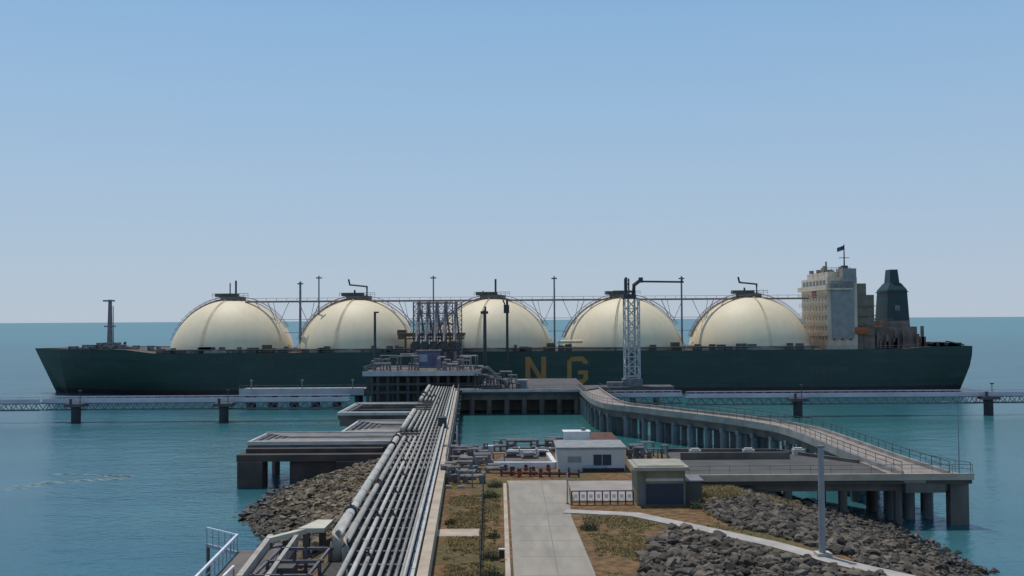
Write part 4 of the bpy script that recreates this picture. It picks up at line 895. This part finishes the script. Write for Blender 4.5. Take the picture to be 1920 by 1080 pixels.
# ================================================================ lower left structures
# white railing of the shore landing
lnd = thing('landing_stage', 'dark landing stage with a bright white handrail at the lower left', 'landing', (-22, 75, 2))
c0 = P(445, 1003, 6.2); c1 = P(388, 989, 6.2); c2_ = P(350, 1100, 6.2)
t = MB(); t.prism([(c2_.x+.1, c2_.y), (c2_.x+4.2, c2_.y), (c0.x+3.2, c0.y), (c0.x+.1, c0.y+.1)], 4.5, 5.0); obj('deck', t, dconc_m, lnd)
t = MB()
t.bar(c0, c2_, .17, .17); t.bar(c0, c1, .09, .09)
obj('handrail', t, mat('bright_white', (.85, .86, .9), .4), lnd)
t = MB(); k = 12
for i in range(k+1):
    p = c0.lerp(c2_, i/k); t.bar((p.x, p.y, 5.0), (p.x, p.y, 6.2), .06, .06)
    if i < 6: p = c0.lerp(c1, i/5); t.bar((p.x, p.y, 4.6), (p.x, p.y, 6.15), .05, .05)
t.bar(c0-Vector((0, 0, .6)), c2_-Vector((0, 0, .6)), .05, .05); t.bar(c0-Vector((0, 0, .6)), c1-Vector((0, 0, .6)), .05, .05); t.bar(c0-Vector((0, 0, 1.4)), c1-Vector((0, 0, 1.4)), .2, .25)
obj('balustrade', t, mat('rail_grey', (.36, .38, .42), .6), lnd)
t = MB()
for i in range(4):
    p = c0.lerp(c2_, (i+.2)/4); t.tube([(p.x+.5, p.y, -1.5), (p.x+.5, p.y, 4.5)], .3, 8)
p = c1; t.tube([(p.x+.1, p.y, -1.5), (p.x+.1, p.y, 4.9)], .15, 8)
obj_each('pile', t, dconc_m, lnd)
w1 = P(438, 1062, 6.2); w2 = P(418, 1082, 6.2); wr = thing('white_handrail', 'short bright white rail between the landing stage and the pipe duct', 'handrail', w1)
t = MB(); t.bar(w1, w2, .16, .16); obj('rail', t, mat('bright_white', (.85, .86, .9)), wr)
t = MB(); t.bar((w1.x, w1.y, 3.2), w1, .08, .08); t.bar((w2.x, w2.y, 3.2), w2, .08, .08); obj_each('post', t, steel_m, wr)
# concrete duct with two kerbs descending to the left
dct = thing('concrete_duct', 'concrete duct with two pale kerbs running from under the pipes to the lower left', 'duct', (-20, 76, 3))
d0, d1 = P(508, 1012, 5.2), P(448, 1092, 5.2); e0, e1 = P(556, 1012, 5.2), P(500, 1092, 5.2)
t = MB(); t.add([(v.x, v.y, z) for z in (3.4, 4.9) for v in (d1, e1, e0, d0)], [(0, 3, 2, 1), (4, 5, 6, 7), (0, 1, 5, 4), (1, 2, 6, 5), (2, 3, 7, 6), (3, 0, 4, 7)]); obj('floor', t, mat('duct_mauve', (.22, .19, .20), .9, (.10, .09, .09), .8, contrast=.4), dct)
t = MB(); t.bar(d0, d1, .42, .9); t.bar(e0, e1, .3, .8); obj('kerb', t, mat('path_concrete', (.46, .42, .37)), dct)
t = MB(); t.box(min(d1.x, d0.x)+1, e0.x-.4, d0.y-.4, d0.y, 2, 5.2); t.box(d1.x+.4, e1.x-.4, d1.y, d1.y+.4, 1, 4.8); obj('end_wall', t, dconc_m, dct)
# pale beam with slab at the top
pbm = thing('pale_beam', 'pale concrete beam rising to a flat slab left of the pipes', 'beam', P(560, 1000, 5.6))
a, b_, c_ = P(502, 1013, 5.5), P(574, 995, 5.7), P(604, 986, 5.9); t = MB()
t.bar(a, b_, .5, .4); t.add([(v[0], v[1], z) for z in (5.6, 5.95) for v in ((b_.x-.6, b_.y-.3), (c_.x+.4, b_.y-.3), (c_.x+.5, b_.y+3.2), (b_.x+.3, b_.y+3.2))], [(0, 3, 2, 1), (4, 5, 6, 7), (0, 1, 5, 4), (1, 2, 6, 5), (2, 3, 7, 6), (3, 0, 4, 7)])
obj('slab', t, mat('beam_cream', (.60, .57, .45), .85, (.48, .45, .36), 1), pbm)
t = MB()
for v in (a, b_, c_): t.box(v.x-.25, v.x+.25, v.y-.1, v.y+.4, 1.5, 5.55)
obj_each('leg', t, dconc_m, pbm)
# dark steel frame under the pipes' drop
fr = thing('pipe_drop_frame', 'dark mauve steel frame where the left pipes turn down', 'frame', (-14.5, 74, GZ))
t = MB()
for x in (-17.5, -15.6, -13.8):
    for y in (68, 72, 76): t.bar((x, y, 2.2), (x, y, 5.6), .22, .22)
for y in (68, 72, 76):
    for z in (4.2, 5.5): t.bar((-17.7, y, z), (-13.5, y, z), .2, .2)
for x in (-17.5, -13.8):
    for z in (4.2, 5.5): t.bar((x, 68, z), (x, 76, z), .18, .18)
obj('frame', t, mat('frame_mauve', (.16, .145, .16), .7, (.09, .08, .09), 1), fr)
t = MB(); t.box(-16.8, -15.4, 70.5, 72.3, 4.0, 5.4); t.box(-15.2, -14.0, 66.5, 68.4, 3.8, 5.2); obj_each('cabinet', t, asph_m, fr)
# ================================================================ rocks
def rock_mesh(seed, m_, nm='boulder'):
    rr = random.Random(seed); import bmesh
    bm = bmesh.new(); bmesh.ops.create_icosphere(bm, subdivisions=1 if seed >= 40 else 2, radius=1)
    dirs = [Vector((rr.gauss(0, 1), rr.gauss(0, 1), rr.gauss(0, 1))).normalized() for _ in range(13)]; cut = [rr.uniform(.42, .78) for _ in dirs]
    sc = Vector((rr.uniform(.8, 1.3), rr.uniform(.7, 1.1), rr.uniform(.55, .85)))
    for v in bm.verts:
        for d_, c_ in zip(dirs, cut):
            e = v.co.dot(d_)-c_
            if e > 0: v.co -= d_*e
        v.co += .05*noise.noise_vector(v.co*2+Vector((seed, 0, 0))); v.co = Vector((v.co.x*sc.x, v.co.y*sc.y, v.co.z*sc.z))
    me = bpy.data.meshes.new(nm); bm.to_mesh(me); bm.free(); me.materials.append(m_); return me
RG = [rock_mesh(i, rock_m) for i in range(6)]; RT = [rock_mesh(20+i, rockt_m) for i in range(6)]
SG = [rock_mesh(40+i, rock_m, 'rubble') for i in range(6)]; ST = [rock_mesh(60+i, rockt_m, 'rubble') for i in range(6)]
def per_rock(m_, lo, hi):
    n = m_.node_tree.nodes; l = m_.node_tree.links; b = n['Principled BSDF']; src = b.inputs['Base Color'].links[0].from_socket
    g = n.new('ShaderNodeNewGeometry'); mr = n.new('ShaderNodeMapRange'); mr.inputs[3].default_value = lo; mr.inputs[4].default_value = hi
    oi = n.new('ShaderNodeObjectInfo'); ad = n.new('ShaderNodeMath'); ad.operation = 'ADD'; fr_ = n.new('ShaderNodeMath'); fr_.operation = 'FRACT'
    l.new(g.outputs['Random Per Island'], ad.inputs[0]); l.new(oi.outputs['Random'], ad.inputs[1]); l.new(ad.outputs[0], fr_.inputs[0]); l.new(fr_.outputs[0], mr.inputs[0])
    mx = n.new('ShaderNodeVectorMath'); mx.operation = 'SCALE'; l.new(src, mx.inputs[0]); l.new(mr.outputs[0], mx.inputs['Scale']); l.new(mx.outputs[0], b.inputs['Base Color'])
per_rock(rock_m, .25, 1.35); per_rock(rockt_m, .3, 1.35)
wet_m = mat('wet_rock', (.05, .045, .038), .6, (.018, .018, .015), .7, contrast=.9)
def on_path(x, y):
    for a, b_ in zip(pp, pp[1:]):
        d_ = b_-a; t_ = max(0, min(1, ((x-a.x)*d_.x+(y-a.y)*d_.y)/(d_.x**2+d_.y**2)))
        if math.hypot(x-a.x-d_.x*t_, y-a.y-d_.y*t_) < 1.2: return True
    return False
rbed = MB()
wpt = [Vector((*p, 0)) for p in PATCH]; ring = []
for a, b_ in zip(wpt, wpt[1:]+wpt[:1]):
    for k in range(6):
        p = a.lerp(b_, k/6); ring.append((p.x+.5*noise.noise(p*1.7), p.y+.5*noise.noise(p*1.7+Vector((9, 0, 0)))))
rbed.prism([(x, y) for x, y in ring], GZ-.6, GZ+.035); tag(obj('rubble_bed', rbed, mat('dark_bed', (.10, .095, .085))), 'dark grit between the rubble right of the grass', 'gravel', kind='stuff')
ring = []; wpt = [Vector((*p, 0)) for p in PATCH2]
for a, b_ in zip(wpt, wpt[1:]+wpt[:1]):
    for k in range(6):
        p = a.lerp(b_, k/6); ring.append((p.x+.4*noise.noise(p*1.7), p.y+.4*noise.noise(p*1.7+Vector((9, 0, 0)))))
rb2 = MB(); rb2.prism([q_ for q_ in ring if sd(*q_) < .3], GZ-.5, GZ+.03); tag(obj('rubble_bed', rb2, mat('dark_bed', (.10, .095, .085))), 'dark grit between the stones behind the concrete path', 'gravel', kind='stuff')
zones = {'r': [], 'l': [], 'f': []}
def inview(x, y, z):
    v = MROT.to_3x3().transposed() @ (Vector((x, y, z))-Vector((0, 0, H))); u, w_ = CX+F*v.x/-v.z, CY-F*v.y/-v.z
    return (u, w_)
rr = random.Random(5); cand = []
# world-space patches of rubble: behind the grass on the right (flat tip) and all of the slopes
patch = PATCH
n_try = 0
while n_try < 42000:
    n_try += 1; x, y = (rr.uniform(-38, 48), rr.uniform(55, 152)) if n_try % 4 else (rr.uniform(8, 34), rr.uniform(62, 102))
    d_ = sd(x, y); z = ground(x, y)
    flat = inpoly(x, y, patch) or inpoly(x, y, PATCH2)
    if z < -.4 or (d_ < (-1.5 if x < 0 and y > 88 and x < lx(y) else .2) and not flat) or on_path(x, y): continue
    if 18 < x < 50 and 109 < y < 131 and z > 3.6: continue
    if abs(x-lx(y)-3.5) < 4.3 and y > 112 and z > 4: continue
    if x < 0 and y < 80 and z > 3.6: continue
    s_ = rr.choice((.13, .16, .19, .23, .27, .32, .4, .58))*rr.uniform(.8, 1.2)
    cand.append((x, y, z, s_, flat))
cand = cand[:17000]
def size_px(c_): return c_[3]*F/math.hypot(c_[0], c_[1]) if 0 < inview(*c_[:3])[0] < 1920 and inview(*c_[:3])[1] < 1085 else 0
cand.sort(key=size_px, reverse=True)
big, rest = cand[:280], cand[280:]
def place(me, c_, r0):
    e = Matrix.Rotation(r0.uniform(0, 6.28), 4, 'Z') @ Matrix.Rotation(r0.uniform(-.5, .5), 4, 'X')
    return Matrix.Translation((c_[0], c_[1], c_[2]+c_[3]*.22)) @ e @ Matrix.Scale(c_[3], 4)
for c_ in big:
    left = c_[0] < 0; me = rr.choice(RT if left else RG); o = bpy.data.objects.new('boulder', me); S.collection.objects.link(o); o.matrix_world = place(me, c_, rr)
    if left: tag(o, 'tan and brown riprap boulder on the left shore slope', 'boulder', 'boulders left of the pipe trestle')
    elif c_[4] and inpoly(c_[0], c_[1], patch): tag(o, 'dark grey broken rock in the rubble nearest the camera, right of the grass', 'boulder', 'rubble between grass and concrete path')
    else: tag(o, 'grey riprap boulder on the slope right of the concrete path', 'boulder', 'boulders on the right shore slope')
for nm, left, wet in (('riprap', True, 0), ('riprap', False, 0), ('wet_riprap', True, 1), ('wet_riprap', False, 1)):
    t = MB()
    src = {id(m_): ([v.co.copy() for v in m_.vertices], [tuple(p.vertices) for p in m_.polygons]) for m_ in SG+ST}
    for c_ in rest:
        if (c_[0] < 0) != left or (c_[2] < .9) != bool(wet): continue
        me = rr.choice(ST if left else SG); M_ = place(me, c_, rr); vs, fs = src[id(me)]; t.add([M_ @ v for v in vs], fs)
    tag(obj(nm, t, wet_m if wet else rockt_m if left else rock_m), ('dark wet riprap at the waterline of the ' if wet else 'mass of dry riprap covering the ')+('left shore' if left else 'right shore'), 'riprap', kind='stuff')
# ================================================================ grass and scrub
def blades(n, box, h0, h1, mm, label, keep, seed, wd=.05):
    r0 = random.Random(seed); t = MB(); k = 0
    while k < n:
        x, y = r0.uniform(*box[:2]), r0.uniform(*box[2:]); k += 1
        if not keep(x, y): continue
        z = ground(x, y)
        for _ in range(5):
            a = r0.uniform(0, 6.28); h_ = r0.uniform(h0, h1); dx, dy = math.cos(a)*wd, math.sin(a)*wd; l_ = Vector((r0.uniform(-1, 1), r0.uniform(-1, 1), 0))*h_*1.6
            bx_, by_ = x+r0.uniform(-.2, .2), y+r0.uniform(-.2, .2)
            t.add([(bx_-dx, by_-dy, z-.03), (bx_+dx, by_+dy, z-.03), Vector((bx_, by_, z+h_))+l_], [(0, 1, 2)])
    return tag(obj('grass', t, mm), label, 'grass', kind='stuff')
def nf(x, y, s): return noise.noise(Vector((x*s, y*s, 3.3)))
blades(14000, (-8, -1.4, 55, 104), .06, .22, grass_m, 'patchy dry grass between the pipe rack and the road', lambda x, y: x > lx(y)+8.6 and not (84.3 < y < 87.8 and x < -2.8) and nf(x, y, .3)+.6*nf(x, y, 1.3)+.5*nf(x, y, 4) > -.05+(.25 if y < 84 else 0), 1)
blades(12000, (5.9, 20, 60, 95), .06, .2, grass_m, 'dry grass with green patches right of the road', lambda x, y: not inpoly(x, y, patch) and not on_path(x, y) and x > 6.4 and sd(x, y) < .5 and y < 93 and nf(x, y, .25)+.6*nf(x, y, 1.3)+.5*nf(x, y, 4) > .0+(.35 if x+ (y-80)*-.5 > 8 else -.1), 2)
blades(7000, (18, 30, 92, 108.5), .1, .35, grass_m, 'tan grass on the slope under the shore platform edge', lambda x, y: ground(x, y) > 2.2 and not on_path(x, y) and not inpoly(x, y, PATCH2) and nf(x, y, .4)+.5*nf(x, y, 2) > -.1, 3)
blades(900, (-24, -16, 100, 128), .1, .3, grass_m, 'sparse grass among the tan rocks left of the trestle', lambda x, y: 2.5 < ground(x, y) < 4.3, 4)
def shrub(x, y, s, label, seed):
    r0 = random.Random(seed); z = ground(x, y); th = thing('shrub', label, 'shrub', (x, y, z)); t = MB()
    for k in range(int(1100*s)):
        v = Vector((r0.gauss(0, 1), r0.gauss(0, 1), abs(r0.gauss(0, .55)))); v = v.normalized()*r0.uniform(.35, 1)*s*(1+.35*noise.noise(v*2+Vector((seed, 0, 0))))
        c_ = Vector((x, y, z))+v; a = Vector((r0.gauss(0, 1), r0.gauss(0, 1), r0.gauss(0, 1))).normalized()*.055; b_ = Vector((r0.gauss(0, 1), r0.gauss(0, 1), r0.gauss(0, 1))).normalized()*.055
        t.add([c_-a, c_+b_, c_+a, c_-b_], [(0, 1, 2, 3)])
    obj('foliage', t, leaf_m, th); t = MB()
    for k in range(5): a = k*1.26; t.tube([(x, y, z-.1), (x+math.cos(a)*s*.5, y+math.sin(a)*s*.5, z+s*.6)], .03, 4)
    obj('stem', t, mat('twig', (.08, .06, .04), .9), th)
shr = [(925, 1000, .6, 'dark green shrub beside the wire fence halfway down the road'), (922, 1040, .8, 'dark green shrub by the wire fence near the small sign'), (920, 925, 1.0, 'dark green bush where the grass meets the pipe clusters'), (928, 905, .9, 'dark bush at the top left corner of the road'), (845, 975, .6, 'low shrub beside the pipe rack above the cross path'), (1105, 985, .9, 'bright green shrub at the top of the right hand grass'), (1305, 945, .9, 'dark scrub at the right corner of the hut'), (1318, 925, .7, 'scrub behind the right corner of the hut'), (924, 1075, .8, 'dark green shrub by the fence at the bottom of the photo')]
for k, (u, v, s_, L) in enumerate(shr):
    p = P(u, v+8, GZ); shrub(p.x, p.y, s_, L, 50+k)
# ================================================================ foam wake
t = MB(); r0 = random.Random(9)
def streak(u0, v0, u1, v1, wpx, n):
    for k in range(n):
        s_ = k/n; u = u0+(u1-u0)*s_; v = v0+(v1-v0)*s_+r0.uniform(-1, 1)*wpx
        c_ = P(u, v, 0); L_ = r0.uniform(.25, 1.2); W_ = r0.uniform(.05, .16)
        t.add([(c_.x-L_, c_.y, .012), (c_.x-L_*.3, c_.y-W_, .012), (c_.x+L_, c_.y-W_*.3, .012), (c_.x+L_*.2, c_.y+W_, .012)], [(0, 1, 2, 3)])
streak(245, 893, 105, 889, 1.2, 110); streak(236, 896, 60, 908, 2.2, 110); streak(100, 905, 10, 918, 3.5, 50); streak(244, 893, 195, 893, 1.5, 40)
tag(obj('foam_streak', t, foam_m), 'thin forked streak of foam on the open water at left', 'foam', kind='stuff')
